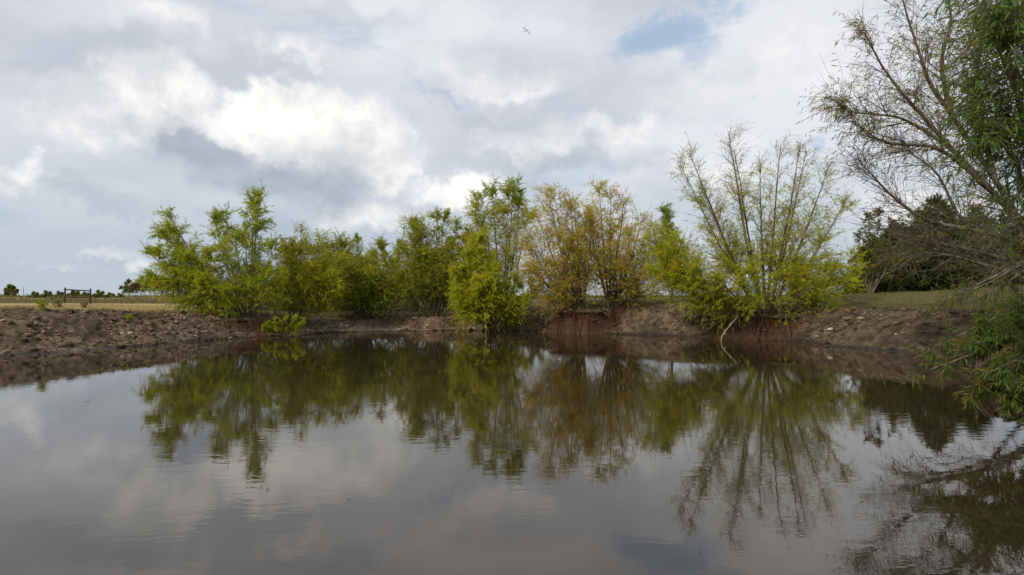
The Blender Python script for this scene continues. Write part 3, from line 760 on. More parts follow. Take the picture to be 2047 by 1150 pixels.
# ------------------------------------------------------------------ trees and bushes behind the bank
SPREAD[:] = [1.0, 1.0, 1.0, 1.0]
b = gpt(577, 37); tree('bare_tree', 'thin reddish-brown sparse tree behind the twiggy shrub', 'tree', b,
     fan(b, [(565, 478, 37), (585, 485, 37), (600, 495, 37.5), (560, 500, 36.5), (575, 500, 36)], 0.2), seed=41, r0=0.05, nb=7, blen=1.2, nt=6, tlen=0.5, lpt=5,
     pal=((BRN, 3), (ORA, 1), (OLV, 1)), bt0=0.45, leaf=(0.10, 0.05))
for k, (px, top, D, sp) in enumerate([(640, 492, 37, 45), (700, 478, 38, 50), (785, 486, 38, 50), (850, 510, 37.5, 45), (920, 470, 37, 40), (555, 545, 35, 45)]):
    b = gpt(px, D)
    tree('background_shrub', ['dusky olive bush filling behind the twiggy shrub', 'dark olive bush behind the left of the thicket', 'dark olive bush behind the right of the thicket',
         'dark bush behind the plumed willow, left side', 'dark bush behind the plumed willow, right side', 'low olive bush showing between the leaning willow and the twiggy shrub'][k], 'shrub', b,
         fan(b, [(px-sp, top+40, D), (px-sp*.4, top+8, D), (px+sp*.3, top, D), (px+sp, top+35, D), (px, top+40, D-1), (px+sp*.7, top+60, D-1), (px-sp*.7, top+65, D-1), (px-sp*1.1, 582, D-.5), (px-sp*.5, 588, D-1), (px+sp*.1, 586, D-1), (px+sp*.6, 588, D-1), (px+sp*1.1, 582, D-.5)], 0.5),
         seed=50+k, r0=0.04, nb=5, blen=1.5, nt=7, tlen=0.7, lpt=10, pal=((OLV, 4), (GREEN, 3), (DKG, 4), (BRN, 1)), leaf=(0.2, 0.06), group='bushes behind the far bank')
b = gpt(1060, 41); tree('background_shrub', 'small dark round bush seen under the tall open willow', 'shrub', b,
     fan(b, [(1040, 568, 41), (1060, 558, 41), (1080, 566, 41), (1065, 575, 40.4)], 0.4), seed=58, r0=0.03, nb=10, blen=0.8, nt=8, tlen=0.4, lpt=18, pal=((DKG, 4), (OLV, 1)), leaf=(0.12, 0.04))
b = gpt(1267, 30.4); tree('dead_shrub', 'rust-brown dried bush between the golden willow stems', 'shrub', b,
     fan(b, [(1258, 574, 30.4), (1267, 570, 30.4), (1276, 575, 30.4), (1266, 580, 30)], 0.3), seed=59, r0=0.02, nb=22, blen=0.32, nt=7, tlen=0.2, lpt=14, pal=(((0.12, 0.05, 0.025), 4), (BRN, 3)), leaf=(0.08, 0.03))
# cedars and oaks on the right
CED = dict(r0=0.07, nb=8, blen=2.1, nt=9, tlen=0.75, lpt=21, leaf=(0.18, 0.085), bang=(50, 85), btrop=(0, 0, -0.02), bt0=0.06, shape=0.75)
for k, (px, top, D, w) in enumerate([(1875, 402, 37, 75), (1795, 455, 38, 50), (1950, 425, 39, 60), (1745, 500, 36.5, 25), (2030, 470, 40, 50)]):
    b = gpt(px, D)
    tree('cedar_tree', ['tallest dark green cedar behind the right-hand grass bank', 'dark cedar left of the tallest one, lower and broad', 'dark cedar right of the tallest one, behind bare branches',
         'small dark cedar at the left end of the dark row', 'dark cedar at the right end of the dark row'][k], 'tree', b,
         fan(b, [(px, top, D), (px-w*.28, top+18, D), (px+w*.3, top+22, D), (px-w*.6, top+55, D), (px+w*.6, top+50, D-.3), (px-w, top+100, D-.5), (px+w, top+95, D), (px, top+70, D-.8)], 0.5), seed=60+k,
         pal=((DKG, 5), ((0.04, 0.06, 0.014), 4), (OLV, 1)), group='cedars behind the right bank', **CED)
b = gpt(1738, 33); tree('oak_sapling', 'small olive open tree in front of the dark cedars', 'tree', b,
     fan(b, [(1735, 425, 33), (1760, 420, 33), (1715, 470, 33), (1785, 440, 33.4), (1800, 470, 33), (1725, 500, 32.6)], 0.2), seed=66, r0=0.045, nb=7, blen=1.3, nt=6, tlen=0.5, lpt=10,
     pal=(((0.22, 0.20, 0.02), 4), (DKG, 3), (BRN, 2)), bt0=0.3, leaf=(0.10, 0.05))

# far field, left
for k, (px, top, D, w) in enumerate([(258, 562, 82, 14), (283, 556, 84, 17), (310, 553, 83, 16), (335, 556, 85, 16)]):
    b = gpt(px, D)
    tree('field_tree', ['leftmost pale-trunked tree of the small grove in the field', 'second pale-trunked tree of the small grove', 'third pale-trunked tree of the small grove',
         'last tree of the small grove, half behind the leaning willow'][k], 'tree', b,
         fan(b, [(px-w, top+14, D), (px, top, D), (px+w*.8, top+6, D), (px-w*.4, top+5, D+1), (px+w*.3, top+14, D-1)], 0.0), seed=70+k, r0=0.08, nb=7, blen=1.0, nt=6, tlen=0.7, lpt=9,
         bt0=0.5, dens=((0, 0), (.3, .1), (.5, 1), (1, 1)), pal=((OLV, 2), (DKG, 4), (BRN, 3)), leaf=(0.18, 0.08), bark=M_PALE, group='grove in the left field')
far = [(22, 571, 170, 11), (70, 586, 190, 10), (95, 583, 200, 13), (120, 585, 195, 10), (150, 582, 180, 14), (172, 586, 210, 10), (200, 583, 185, 13), (222, 588, 200, 9), (240, 589, 210, 8)]
fl = ['tall far tree at the left edge of the horizon', 'low far bush just right of the wire fence post', 'far rounded bush left of the rusty brace', 'far bush touching the left side of the rusty brace',
      'far rounded olive bush seen through the rusty brace', 'low far bush at the right post of the rusty brace', 'dark far bush right of the rusty brace', 'small far bush between dark bush and grove', 'smallest far bush beside the grove']
for k, (px, top, D, w) in enumerate(far):
    b = gpt(px, D)
    tree('distant_tree', fl[k], 'tree', b, fan(b, [(px-w, top+8, D), (px-w*.3, top, D), (px+w*.4, top+2, D), (px+w, top+9, D)], 0.2), seed=90+k, r0=0.12, nb=8, blen=1.1, nt=6, tlen=0.6, lpt=13,
         pal=((DKG, 5), (OLV, 3)), leaf=(0.45, 0.22), bt0=0.15 if k else 0.4, rb=0.03, rt=0.02, group='far tree line in the left field')
# low horizon hedge further along
HG = Geo(); r = np.random.default_rng(5)
n = 14000; px = r.uniform(-200, 2300, n); D = r.uniform(240, 300, n); x = (px-CX)/F*D
hh = 2.4*fbm2(x, D, 0.08, 3, 3.0)**1.3
pos = np.stack([x, D, 1.1+hh*0.7*r.random(n)], 1)
d = nrm(r.normal(size=(n, 3))); pc = np.array([DKG, OLV])[r.integers(0, 2, n)]*0.8
v, f3, f4, c = leaf_geo(pos, d, r.uniform(.7, 1.5, n), r.uniform(.4, .8, n), r, pc); HG.add(v, f3, f4, c)
o = link('horizon_hedge', HG.mesh('horizon_hedge'), M_LEAF); tag(o, 'low dark hedge line along the far horizon', 'hedge', kind='stuff')

# ------------------------------------------------------------------ grass, weeds, clods
def blades(pos, h, wd, r, cols, lean=0.5):
    n = len(pos); a = r.uniform(0, 2*np.pi, n); s = np.stack([np.cos(a), np.sin(a), np.zeros(n)], 1)*wd[:, None]/2
    tip = pos+np.stack([r.normal(size=n)*lean*h, r.normal(size=n)*lean*h, h], 1)
    v = np.stack([pos-s, pos+s, tip], 1).reshape(-1, 3)
    return v, np.arange(n*3).reshape(n, 3), np.repeat(cols, 3, 0)
def scatter_px(n, px0, px1, v0, v1, r, tab=None):
    """points on the land within photo columns: choose shoreline samples and go v metres outwards"""
    sp = CX+SH[:, 0]/np.maximum(SH[:, 1], .1)*F
    ok = np.where((sp > px0) & (sp < px1) & (SH[:, 1] > 11))[0]
    i = r.choice(ok, n); v = v0+(v1-v0)*r.random(n)
    x = SH[i, 0]+SHN[i, 0]*v; y = SH[i, 1]+SHN[i, 1]*v
    return i, v, x, y, height(x, y, (SH[i, 2], SH[i, 3], SH[i, 4]), v)
r = np.random.default_rng(17)
G = Geo()
i, v, x, y, z = scatter_px(46000, 1000, 2300, 1.5, 15, r)
g = v/SH[i, 3]+0.9*(fbm2(x, y, 0.9, 4, 71.0)-0.5); k = (g > 0.98) | (r.random(len(v)) < 0.02*(v > 1.2)); x, y, z = x[k], y[k], z[k]
n = len(x); pt = fbm2(x, y, 0.7, 3, 131.0)
cols = np.array([(0.13, 0.15, 0.03), (0.16, 0.15, 0.045), (0.24, 0.18, 0.08), (0.09, 0.11, 0.022)])[np.clip((pt*8-2+r.normal(size=n)*0.9).astype(int), 0, 3)]
h = r.uniform(0.03, 0.10, n)*(0.5+1.3*pt)
vv, f3, c = blades(np.stack([x, y, z-0.01], 1), h, r.uniform(.012, .03, n), r, cols); G.add(vv, f3, None, c)
o = link('grass', G.mesh('grass'), M_LEAF); tag(o, 'short olive grass on the right and middle bank top', 'grass', kind='stuff')
G = Geo(); i, v, x, y, z = scatter_px(64000, -150, 1960, 1.4, 6.0, r)
g = v/SH[i, 3]+0.8*(fbm2(x, y, 0.9, 4, 71.0)-0.5); tuft = fbm2(x, y, 1.3, 3, 151.0); k = (g > 0.84) & (g < np.where(x/y < -.45, 1.32, 1.7)) & (tuft > 0.42); x, y, z, tuft = x[k], y[k], z[k], tuft[k]; n = len(x)
cols = np.array([(0.17, 0.12, 0.06), (0.13, 0.12, 0.035), (0.22, 0.19, 0.05), (0.10, 0.065, 0.035)])[r.integers(0, 4, n)]
h = r.uniform(.08, .36, n)*np.clip((tuft-.38)*4, .15, 1)*np.where(x > 12, .45, np.where(x/y < -.45, .6, 1))
vv, f3, c = blades(np.stack([x, y, z-0.01], 1), h, r.uniform(.010, .022, n), r, cols, .6); G.add(vv, f3, None, c)
o = link('lip_grass', G.mesh('lip_grass'), M_LEAF); tag(o, 'rough brown and olive grass tufts along the far bank lip', 'grass', kind='stuff')
G = Geo(); i, v, x, y, z = scatter_px(50000, -200, 560, 3.2, 22, r)
v = v  # dry field on the left
g = v/SH[i, 3]+0.9*(fbm2(x, y, 0.9, 4, 71.0)-0.5); k = g > 1.0; x, y, z, g = x[k], y[k], z[k], g[k]
n = len(x); cols = np.array([(0.42, 0.32, 0.15), (0.34, 0.26, 0.11), (0.22, 0.20, 0.06), (0.16, 0.15, 0.04)])
ed = np.clip((g-1.0)*2.2, 0, 1.5); ci = np.clip((3-2.0*ed+r.normal(size=n)*0.8).astype(int), 0, 3)
h = r.uniform(.04, .13, n)
vv, f3, c = blades(np.stack([x, y, z-0.01], 1), h, r.uniform(.012, .03, n), r, cols[ci]); G.add(vv, f3, None, c)
o = link('dry_grass', G.mesh('dry_grass'), M_LEAF); tag(o, 'straw-coloured dry grass on the left field above the bank', 'grass', kind='stuff')
# weedy strip along the fence
G = Geo(); n = 22000; px = r.uniform(-150, 520, n); D = r.uniform(50, 66, n); x = (px-CX)/F*D
cl = fbm2(x, D, 0.55, 3, 7.0); z = gz(x, D)+r.random(n)*np.clip(cl*1.3-0.35, 0.08, 0.7)
cols = np.array([(0.19, 0.17, 0.06), (0.14, 0.14, 0.045), (0.28, 0.21, 0.10), (0.18, 0.12, 0.06)])[r.integers(0, 4, n)]
v4, f3, f4, c = leaf_geo(np.stack([x, D, z], 1), nrm(r.normal(size=(n, 3))+np.array([0, 0, .6])), r.uniform(.12, .3, n), r.uniform(.04, .1, n), r, cols); G.add(v4, f3, f4, c)
o = link('weeds', G.mesh('weeds'), M_LEAF); tag(o, 'olive-brown weed strip along the fence in the left field', 'weeds', kind='stuff')
# single weeds on the left bank lip
for k, (px, py, hpx, pal) in enumerate([(116, 617, 26, 0), (84, 619, 16, 1), (168, 617, 12, 0), (470, 640, 14, 1), (395, 622, 14, 1), (258, 640, 8, 1)]):
    b = ray_ground(px, py); s = hpx/F*b[1]
    tips = [(px+dx*hpx*0.5, py-hpx*hh, b[1]+dd) for dx, hh, dd in ((-1, .8, 0), (-.3, 1, .1), (.4, .95, -.1), (1, .7, 0), (0, .6, -.2))]
    tree('weed_plant', ['tall grey-green weed on the bank lip below the rusty brace', 'low leafy weed left of the tall weed on the bank lip', 'short weed on the lip right of the tall weed',
         'small green weed at the foot of the leaning willow', 'green weed on the lip left of the leaning willow', 'tiny green weed on the clod slope'][k], 'plant', b, fan(b, tips, 0.2), seed=120+k,
         r0=0.010, nb=24, blen=0.15, nt=4, tlen=0.09, lpt=4, pal=((GREEN, 3), (OLV, 3)) if pal else (((0.16, 0.17, 0.08), 3), (OLV, 2)), leaf=(0.07, 0.02), rb=0.004, rt=0.002, group='weeds on the left bank')

ICO = None
def ico():
    t = (1+5**.5)/2
    v = nrm(np.array([(-1, t, 0), (1, t, 0), (-1, -t, 0), (1, -t, 0), (0, -1, t), (0, 1, t), (0, -1, -t), (0, 1, -t), (t, 0, -1), (t, 0, 1), (-t, 0, -1), (-t, 0, 1)], float))
    f = np.array([(0, 11, 5), (0, 5, 1), (0, 1, 7), (0, 7, 10), (0, 10, 11), (1, 5, 9), (5, 11, 4), (11, 10, 2), (10, 7, 6), (7, 1, 8), (3, 9, 4), (3, 4, 2), (3, 2, 6), (3, 6, 8), (3, 8, 9), (4, 9, 5), (2, 4, 11), (6, 2, 10), (8, 6, 7), (9, 8, 1)])
    return v, f
iv, jf = ico()
n = 12500; i, v, x, y, z = scatter_px(n, -150, 1960, 0.06, 4.4, r)
den = 0.15+1.2*sstep(0.35, 0.65, fbm2(x, y, 0.8, 3, 201.0)); k = (v < SH[i, 3]*1.02) & (r.random(n) < den)
i, v, x, y, z = i[k], v[k], x[k], y[k], z[k]; n = len(x)
sz = np.exp(r.normal(size=n)*0.5)*0.034; sz = np.minimum(sz, 0.11)
vv = iv[None]*(1+0.28*r.normal(size=(n, 12, 1)))*sz[:, None, None]*np.array([1.3, 1.1, .75])
vv = vv+np.stack([x, y, z+sz*0.15], 1)[:, None]
cc = ground_cols(x, y, z, v, SH[i, 3])*np.exp(r.normal(size=(n, 1))*0.40)*1.2
G = Geo(); G.add(vv.reshape(-1, 3), (jf[None]+np.arange(n)[:, None, None]*12).reshape(-1, 3), None, np.repeat(cc, 12, 0))
m, ntc, oc = new_mat('clod_soil'); at = ntc.nodes.new('ShaderNodeAttribute'); at.attribute_name = 'col'; bb = principled(ntc, 0.95, 0.1)
ntc.links.new(at.outputs['Color'], bb.inputs['Base Color']); bump(ntc, nfac(ntc, geo_pos(ntc), 40, 4), 0.6, 0.02, bb); ntc.links.new(bb.outputs[0], oc.inputs[0])
o = link('mud_clods', G.mesh('mud_clods'), m); tag(o, 'trampled dry mud clods covering the pond banks', 'mud', kind='stuff')

# fallen leaves and scum along the water's edge
n = 2600; i, v, x, y, z = scatter_px(n, -150, 1960, -1.3, 0.7, r); k = r.random(n) < np.exp(-np.abs(v)/0.45); v, x, y, z = v[k], x[k], y[k], z[k]; n = len(x)
d = r.normal(size=(n, 3)); d[:, 2] *= 0.12; d = nrm(d); a_ = r.uniform(.03, .085, n)[:, None]; sd = nrm(np.cross(d, np.array([0, 0, 1.0])))*a_*.3
p0 = np.stack([x, y, np.maximum(z, 0)+.012], 1); vv = np.stack([p0-d*a_, p0+sd, p0+d*a_, p0-sd], 1).reshape(-1, 3); vv[:, 2] = np.maximum(vv[:, 2], .004)
G = Geo(); G.add(vv, None, np.arange(n*4).reshape(n, 4), np.repeat(np.array([(.30, .22, .06), (.16, .10, .05), (.36, .30, .10), (.10, .07, .04)])[r.integers(0, 4, n)], 4, 0))
o = link('leaf_litter', G.mesh('leaf_litter'), M_LEAF); tag(o, 'yellow and brown fallen leaves strewn along the waterline', 'leaf litter', kind='stuff')

# ------------------------------------------------------------------ stones, log, stick, floating bits
def rock(name, px, py, wpx, label, mat, flat=0.55, seed=0):
    rr = np.random.default_rng(seed); b = ray_ground(px, py); s = wpx/F*b[1]/2
    import bmesh
    bm = bmesh.new(); bmesh.ops.create_icosphere(bm, subdivisions=3, radius=1.0)
    v = np.array([q.co[:] for q in bm.verts]); nn = 0.75+0.5*vnoise(v*1.3+20+seed*3.1)+0.16*vnoise(v*4+40)
    v = v*nn[:, None]*np.array([s, s*.8, s*flat]); f = np.array([[q.index for q in p.verts] for p in bm.faces]); bm.free()
    o = link(name, make_mesh(name, v, [f], None, True), mat, loc=tuple(b+np.array([0, 0, s*flat*0.45])))
    return tag(o, label, 'stone', 'pale stones on the right bank')
rock('stone', 1661, 662, 12, 'wide flat grey stone below the bare-topped willow', M_STONE, .5, 1)
rock('stone', 1793, 671, 8, 'small rounded pale stone mid-slope on the right bank', M_STONE, .6, 2)
rock('stone', 1848, 629, 8, 'pale stone on the lip of the right bank', M_STONE, .5, 3)
rock('stone', 1887, 651, 7, 'pale stone beside the dark roots on the right', M_STONE, .5, 4)
rock('stone', 245, 668, 7, 'pale pebble on the left clod slope', M_STONE, .5, 5)

def stick(name, pts, r0, r1, label, cat, mat, side=None, group=None):
    pts = np.asarray(pts, float); c = catmull(pts, 18); b = c[0].copy()
    rr = np.random.default_rng(int(abs(b[0])*100)); c[1:-1] += rr.normal(size=(16, 3))*r0*0.25
    root = thing(name, b, label, cat, group)
    g = Geo(); v, q = tubes(c[None], np.linspace(r0, r1, 18)[None], 8); g.add(v, f4=q)
    link('shaft', g.mesh('shaft', b, True), mat, root)
    for t, dv, L in side or ():
        p, T = along(c[None], np.array([[t]])); p = p[0, 0]; e = p+np.array(dv)*L
        g = Geo(); v, q = tubes(catmull([p, (p+e)/2+np.array([0, 0, L*.06]), e], 8)[None], np.linspace(r0*.6, r1*.6, 8)[None], 6); g.add(v, f4=q)
        link('side_twig', g.mesh('side_twig', b, True), mat, root)
    return root
w0 = np.array([*wl(1441, 683), -0.12])
stick('fallen_branch', [P(1475, 630, 23.4), P(1466, 643, 23.1), P(1452, 660, 22.75), P(1444, 672, 22.6), w0], 0.017, 0.013, 'pale bent dead branch slanting from the undercut roots into the water', 'branch', M_DEAD,
      [(0.25, (0.5, -.2, .5), .25)])
b = ray_ground(683, 632); stick('log', [b+[-.46, .02, .05], b+[-.15, 0, .075], b+[.2, 0, .085], b+[.42, .04, .04]], 0.045, 0.075, 'short pale barkless log on the beach before the thicket', 'log', M_LOG, [(0.8, (.8, -.1, -.1), .2)])
b = ray_ground(432, 641); stick('dead_twig', [b+[-.3, 0, .22], b+[-.1, 0, .10], b+[.25, -.1, .03]], 0.012, 0.008, 'thin pale twig lying on red earth under the left willow', 'twig', M_DEAD)
def onwater(px, py): q = wl(px, py); return np.array([q[0], q[1], 0.003])
b = onwater(535, 980); stick('floating_twig', [b+[-.015, 0, 0], b+[.004, .004, .008], b+[.022, .01, .006]], .0030, .0018, 'dark forked twig floating below the spire reflection', 'twig', M_DARKROOT, [(.4, (-.3, .3, .9), .025)])
b = onwater(1401, 1105); stick('floating_twig', [b+[-.004, -.005, 0], b+[0, 0, .01], b+[.003, .005, .018]], .0018, .001, 'tiny upright twig floating at the bottom right of centre', 'twig', M_DARKROOT, [(.5, (-.6, 0, .5), .012)])
def floater(px, py, s, ang, label):
    b = onwater(px, py); ca, sa = math.cos(ang), math.sin(ang)
    v = np.array([(-.5, 0, 0), (-.2, .16, .06), (-.2, -.16, .05), (.2, .14, .07), (.2, -.15, .03), (.55, .02, .10)])*s
    v = np.stack([v[:, 0]*ca-v[:, 1]*sa, v[:, 0]*sa+v[:, 1]*ca, v[:, 2]], 1)
    o = link('floating_leaf', make_mesh('floating_leaf', v, [[(0, 2, 1), (3, 4, 5)], [(1, 2, 4, 3)]], np.tile(BRN, (6, 1))*0.6), M_LEAF, loc=tuple(b)); tag(o, label, 'leaf', 'leaves floating on the pond')
floater(697, 999, .035, .3, 'curled brown leaf floating in the bright cloud reflection')
floater(175, 804, .09, .1, 'brown leaf floating far left on pale water')
floater(865, 748, .10, .6, 'small leaf floating inside the thicket reflection')
floater(1005, 733, .09, 1.2, 'small leaf floating below the yellow waterline willow')

# ------------------------------------------------------------------ fence and brace
D = 48.0
def post(px, D, top, rad, mat, parent, o0, name='post', lean=0.0):
    b = gpt(px, D); h = (EYE+(HY-top)/F*D)-b[2]
    c = np.array([b+[0, 0, -.2], b+[lean*.5, 0, h*.5], b+[lean, 0, h], b+[lean, 0, h+.002]])
    g = Geo(); v, q = tubes(c[None], np.array([[rad, rad, rad, 0.001]]), 10); g.add(v, f4=q)
    return link(name, g.mesh(name, o0, False), mat, parent), b, c
b0 = gpt(156, D); rt = thing('pipe_brace', b0, 'rusty H-shaped pipe fence brace standing in the left field', 'fence brace')
_, pa, ca = post(130, D, 575, .065, M_RUST, rt, b0); _, pb, cb = post(181, D, 577, .065, M_RUST, rt, b0)
for ya, yb in ((579, 582), (593.5, 594.5)):
    A, Bq = P(130, ya, D), P(181, yb, D); g = Geo(); v, q = tubes(catmull([A, Bq], 4)[None], np.full((1, 4), .056), 10); g.add(v, f4=q); link('rail', g.mesh('rail', b0), M_RUST, rt)
fb = gpt(100, 58); fo = thing('wire_fence', fb, 'thin wire fence on slim posts crossing the left field', 'fence')
fp = [(-60, 60), (47, 59), (246, 57), (343, 56)]
wp = []
for k, (px, Dq) in enumerate(fp):
    _, bb_, cc_ = post(px, Dq, 573 if k != 3 else 586, .028 if k != 3 else .07, M_STEEL if k != 3 else M_PALE, fo, fb); wp.append(bb_)
for hh in (.3, .55, .8, 1.05, 1.3):
    pts = np.array([q+[0, -.04, min(hh, 9)] for q in wp]); g = Geo(); v, q = tubes(catmull(pts, 20)[None], np.full((1, 20), .004), 4); g.add(v, f4=q); link('wire', g.mesh('wire', fb), M_STEEL, fo)

# ------------------------------------------------------------------ washed-out roots on the right bank
mx, my, _, _, mz = MOUNDS[-1]; b = np.array([mx, my, mz-0.08]); rt = thing('root_tangle', b, 'dark washed-out root tangle at the waterline behind the overhanging shrub', 'roots')
r = np.random.default_rng(77); n = 34
a = r.uniform(np.pi*0.85, np.pi*1.75, n); C = []
for k in range(n):
    s = np.array([math.cos(a[k]), math.sin(a[k]), 0]); p0 = b+s*r.uniform(.3, .7)+[0, 0, .05]
    C.append(catmull([p0, p0+s*.2+[r.normal()*.1, 0, .02], p0+s*r.uniform(.3, .5)+[r.normal()*.2, r.normal()*.1, -.35], p0+s*r.uniform(.25, .6)+[r.normal()*.3, 0, -.7], p0+s*r.uniform(.35, .7)+[r.normal()*.3, 0, -1.1]], 9))
for k in range(n):
    g = Geo(); v, q = tubes(C[k][None], (r.uniform(.010, .035)*np.linspace(1, .45, 9))[None], 5); g.add(v, f4=q); link('root', g.mesh('root', b, True), M_DARKROOT, rt)

# ------------------------------------------------------------------ foreground willow on the right
SPREAD[:] = [1.0, 1.0, 1.0, 1.0]
NG, NB = (0.10, 0.15, 0.025), (0.14, 0.12, 0.035)
b = np.array([15.4, 16.2, 0]); b[2] = gz(b[0], b[1])-.05; s0 = (CX+b[0]/b[1]*F, HY-(b[2]-EYE)/b[1]*F, b[1]/2.07)
LD = [[s0, (2080, 520, 7.9), (1990, 360, 7.8), (1905, 231, 7.7), (1850, 156, 7.6), (1819, 59, 7.5), (1790, -40, 7.4)],
      [s0, (2075, 500, 7.7), (2007, 411, 7.6), (1900, 300, 7.5), (1843, 243, 7.4), (1760, 150, 7.4), (1712, 70, 7.3)],
      [s0, (2047, 598, 7.8), (1926, 446, 7.7), (1870, 350, 7.8), (1800, 300, 7.9)],
      [s0, (2060, 500, 7.5), (1950, 462, 7.4), (1850, 440, 7.4), (1770, 390, 7.4), (1712, 330, 7.4)],
      [s0, (2050, 540, 7.6), (1940, 500, 7.5), (1830, 482, 7.5), (1745, 455, 7.5)],
      [s0, (2050, 560, 7.4), (1950, 525, 7.3), (1860, 505, 7.3), (1795, 515, 7.2)],
      [(1995, 395, 7.6), (1880, 300, 7.3), (1760, 285, 7.2), (1690, 250, 7.2)],
      [(1905, 300, 7.5), (1800, 240, 7.4), (1720, 228, 7.3), (1665, 220, 7.2)],
      [(1905, 231, 7.7), (1880, 130, 7.7), (1900, 40, 7.8), (1885, -40, 7.8)],
      [(1990, 360, 7.8), (1950, 200, 7.9), (1960, 60, 8), (1990, -40, 8)]]
LD = [[(px+max(0, (1900-px)*0.09), py, D*2.07) for (px, py, D) in L] for L in LD]
tree('willow_tree', 'tall willow on the right bank with bare grey limbs spreading left across the sky', 'tree', b, LD, seed=201, r0=0.056, nb=5.5, blen=2.2, bang=(15, 48), bt0=0.22, btrop=(-.05, 0, 0.06), nt=7, tlen=1.0,
     ttrop=(0, 0, 0.04), lpt=9, leaf=(0.16, 0.019), pal=(((0.24, 0.20, 0.05), 4), ((0.14, 0.19, 0.03), 6), ((0.28, 0.16, 0.05), 2.5)),
     ldens=[.50, .45, .12, .16, .04, .04, .45, .5, .6, .95], droop=0.55, clump=0.5, rb=.013, rt=.0052, near_parts=300, fine=True, wob=0.012)
b = np.array([9.6, 8.2, gz(9.6, 8.2)-.05]); s0 = (CX+b[0]/b[1]*F, HY-(b[2]-EYE)/b[1]*F, b[1])
LD = [[s0, (2100, 400, 7), (2050, 250, 6.5), (1990, 100, 6.2), (1950, -40, 6)],
      [s0, (2110, 430, 6.6), (2060, 300, 5.6), (2025, 180, 5.2), (2010, 60, 5)],
      [s0, (2125, 380, 6), (2080, 200, 5.4), (2050, 60, 5.2), (2040, -60, 5.2)],
      [s0, (2110, 500, 6.8), (2060, 420, 5.8), (2020, 330, 5.4), (1960, 270, 5.3)],
      [s0, (2120, 480, 6.6), (2080, 460, 5.8), (2040, 430, 5.4), (2000, 440, 5.2)]]
LD += [[s0, (2120, 420, 6.4), (2075, 330, 5.8), (2030, 250, 5.6), (1975, 190, 5.6)], [s0, (2120, 400, 6.4), (2080, 260, 5.9), (2030, 150, 5.8), (1965, 100, 5.9)]]
tree('willow_tree', 'near willow leaning in at the right edge, hanging dense dark green leaves', 'tree', b, LD, seed=202, r0=0.028, nb=7, blen=1.35, bang=(15, 50), bt0=0.22, btrop=(-.03, 0, -0.02), nt=7, tlen=0.42,
     ttrop=(0, 0, -0.12), lpt=6.5, leaf=(0.11, 0.0145), pal=((NG, 7), ((0.10, 0.15, 0.03), 4), ((0.19, 0.18, 0.03), 1)),
     ldens=[.40, .8, .95, .55, .10, .55, .38], droop=0.6, clump=0.5, rb=.0065, rt=.0025, near_parts=300, fine=True, wob=0.012)
b = np.array([10.0, 8.6, gz(10.0, 8.6)-.03]); s0 = (CX+b[0]/b[1]*F, HY-(b[2]-EYE)/b[1]*F, b[1])
tips = [(1985, 665, 6.3), (1935, 690, 6.2), (1905, 720, 6.3), (1950, 770, 6.0), (2010, 800, 5.8), (1990, 740, 5.7), (2035, 700, 6.0), (1875, 690, 6.4), (2040, 770, 5.6), (1960, 650, 6.8), (1865, 740, 6.1), (2030, 640, 6.4), (2046, 830, 5.6), (1905, 588, 6.6), (1872, 604, 6.7), (1940, 600, 6.9)]
tips = [(p, q, D*1.2) for p, q, D in tips]
LD = [[s0, ((s0[0]+t[0])/2+40, min(s0[1], t[1])-70-10*(k % 4), (b[1]+t[2])/2), t] for k, t in enumerate(tips)]
tree('willow_shrub', 'dark green willow shrub hanging over the water at the right edge', 'shrub', b, LD, seed=205, r0=0.03, nb=9, blen=0.62, bang=(20, 60), bt0=0.3, btrop=(0, 0, -0.06), nt=6, tlen=0.36, ttrop=(0, 0, -0.15), lpt=11,
     leaf=(0.10, 0.0135), pal=((NG, 6), ((0.13, 0.17, 0.03), 4), ((0.24, 0.21, 0.03), 1.2), ((0.28, 0.13, 0.03), .5)), droop=0.5, clump=0.5, rb=.006, rt=.0025, near_parts=300, fine=True,
     ldens=[1, 1, .7, .8, 1, 1, 1.2, .3, 1.2, .6, .25, 1, 1, .08, .08, .08], pal2=((NG, 6), ((0.13, 0.17, 0.03), 4)))

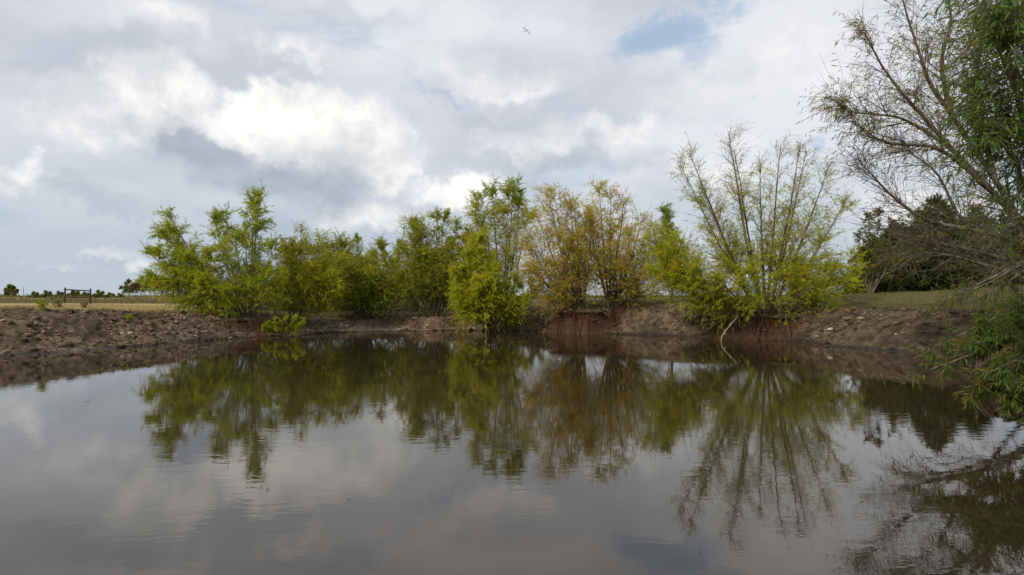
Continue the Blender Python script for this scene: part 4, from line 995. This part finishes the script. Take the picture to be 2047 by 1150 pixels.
# ------------------------------------------------------------------ dragonfly
def lathe(curve, rad, sides=8):
    v, q = tubes(np.asarray(curve, float)[None], np.asarray(rad, float)[None], sides); return v, q
Dd = 5.7; hd = P(1054.5, 60.3, Dd); tl = P(1045.6, 64.4, Dd+.01); rt = thing('dragonfly', hd, 'dark dragonfly hovering in the sky above the pond', 'dragonfly')
ax = nrm(tl-hd); L = np.linalg.norm(tl-hd)
for nm, t0, t1, prof in (('head', -.10, .02, (.0005, .0034, .0038, .0005)), ('thorax', .02, .34, (.001, .0046, .0044, .0018)), ('abdomen', .33, 1.0, (.0016, .0019, .0016, .0013))):
    g = Geo(); v, q = lathe([hd+ax*L*(t0+(t1-t0)*k/3) for k in range(4)], prof); g.add(v, f4=q); link(nm, g.mesh(nm, hd, True), M_CHITIN, rt)
mw, ntw, ow = new_mat('insect_wing'); bw = principled(ntw, .3, .5); bw.inputs['Base Color'].default_value = (.22, .22, .23, 1); tw = ntw.nodes.new('ShaderNodeBsdfTransparent'); mxw = ntw.nodes.new('ShaderNodeMixShader')
wv = ntw.nodes.new('ShaderNodeTexVoronoi'); wv.feature = 'DISTANCE_TO_EDGE'; wv.inputs['Scale'].default_value = 500; ntw.links.new(geo_pos(ntw), wv.inputs['Vector'])
ntw.links.new((E(ntw, wv.outputs['Distance']).sstep(.1, .02)*.35+.5).s, mxw.inputs[0]); ntw.links.new(tw.outputs[0], mxw.inputs[1]); ntw.links.new(bw.outputs[0], mxw.inputs[2]); ntw.links.new(mxw.outputs[0], ow.inputs[0])
for k, (tip, tt) in enumerate((((1046.0, 52.6, Dd), .10), ((1061.2, 67.8, Dd), .10), ((1044.8, 55.2, Dd+.004), .24), ((1058.8, 69.0, Dd+.004), .24))):
    r0_ = hd+ax*L*tt; e = P(*tip); dv = e-r0_; wd = np.linalg.norm(dv)*.11*nrm(ax+np.array([0, .8, 0]))
    v = np.array([r0_, r0_+dv*.35+wd*.8, r0_+dv*.75+wd, e, r0_+dv*.75-wd*.5, r0_+dv*.35-wd*.4])
    link('wing', make_mesh('wing', v-hd, [[(0, 1, 5), (2, 3, 4)], [(1, 2, 4, 5)]]), mw, rt)
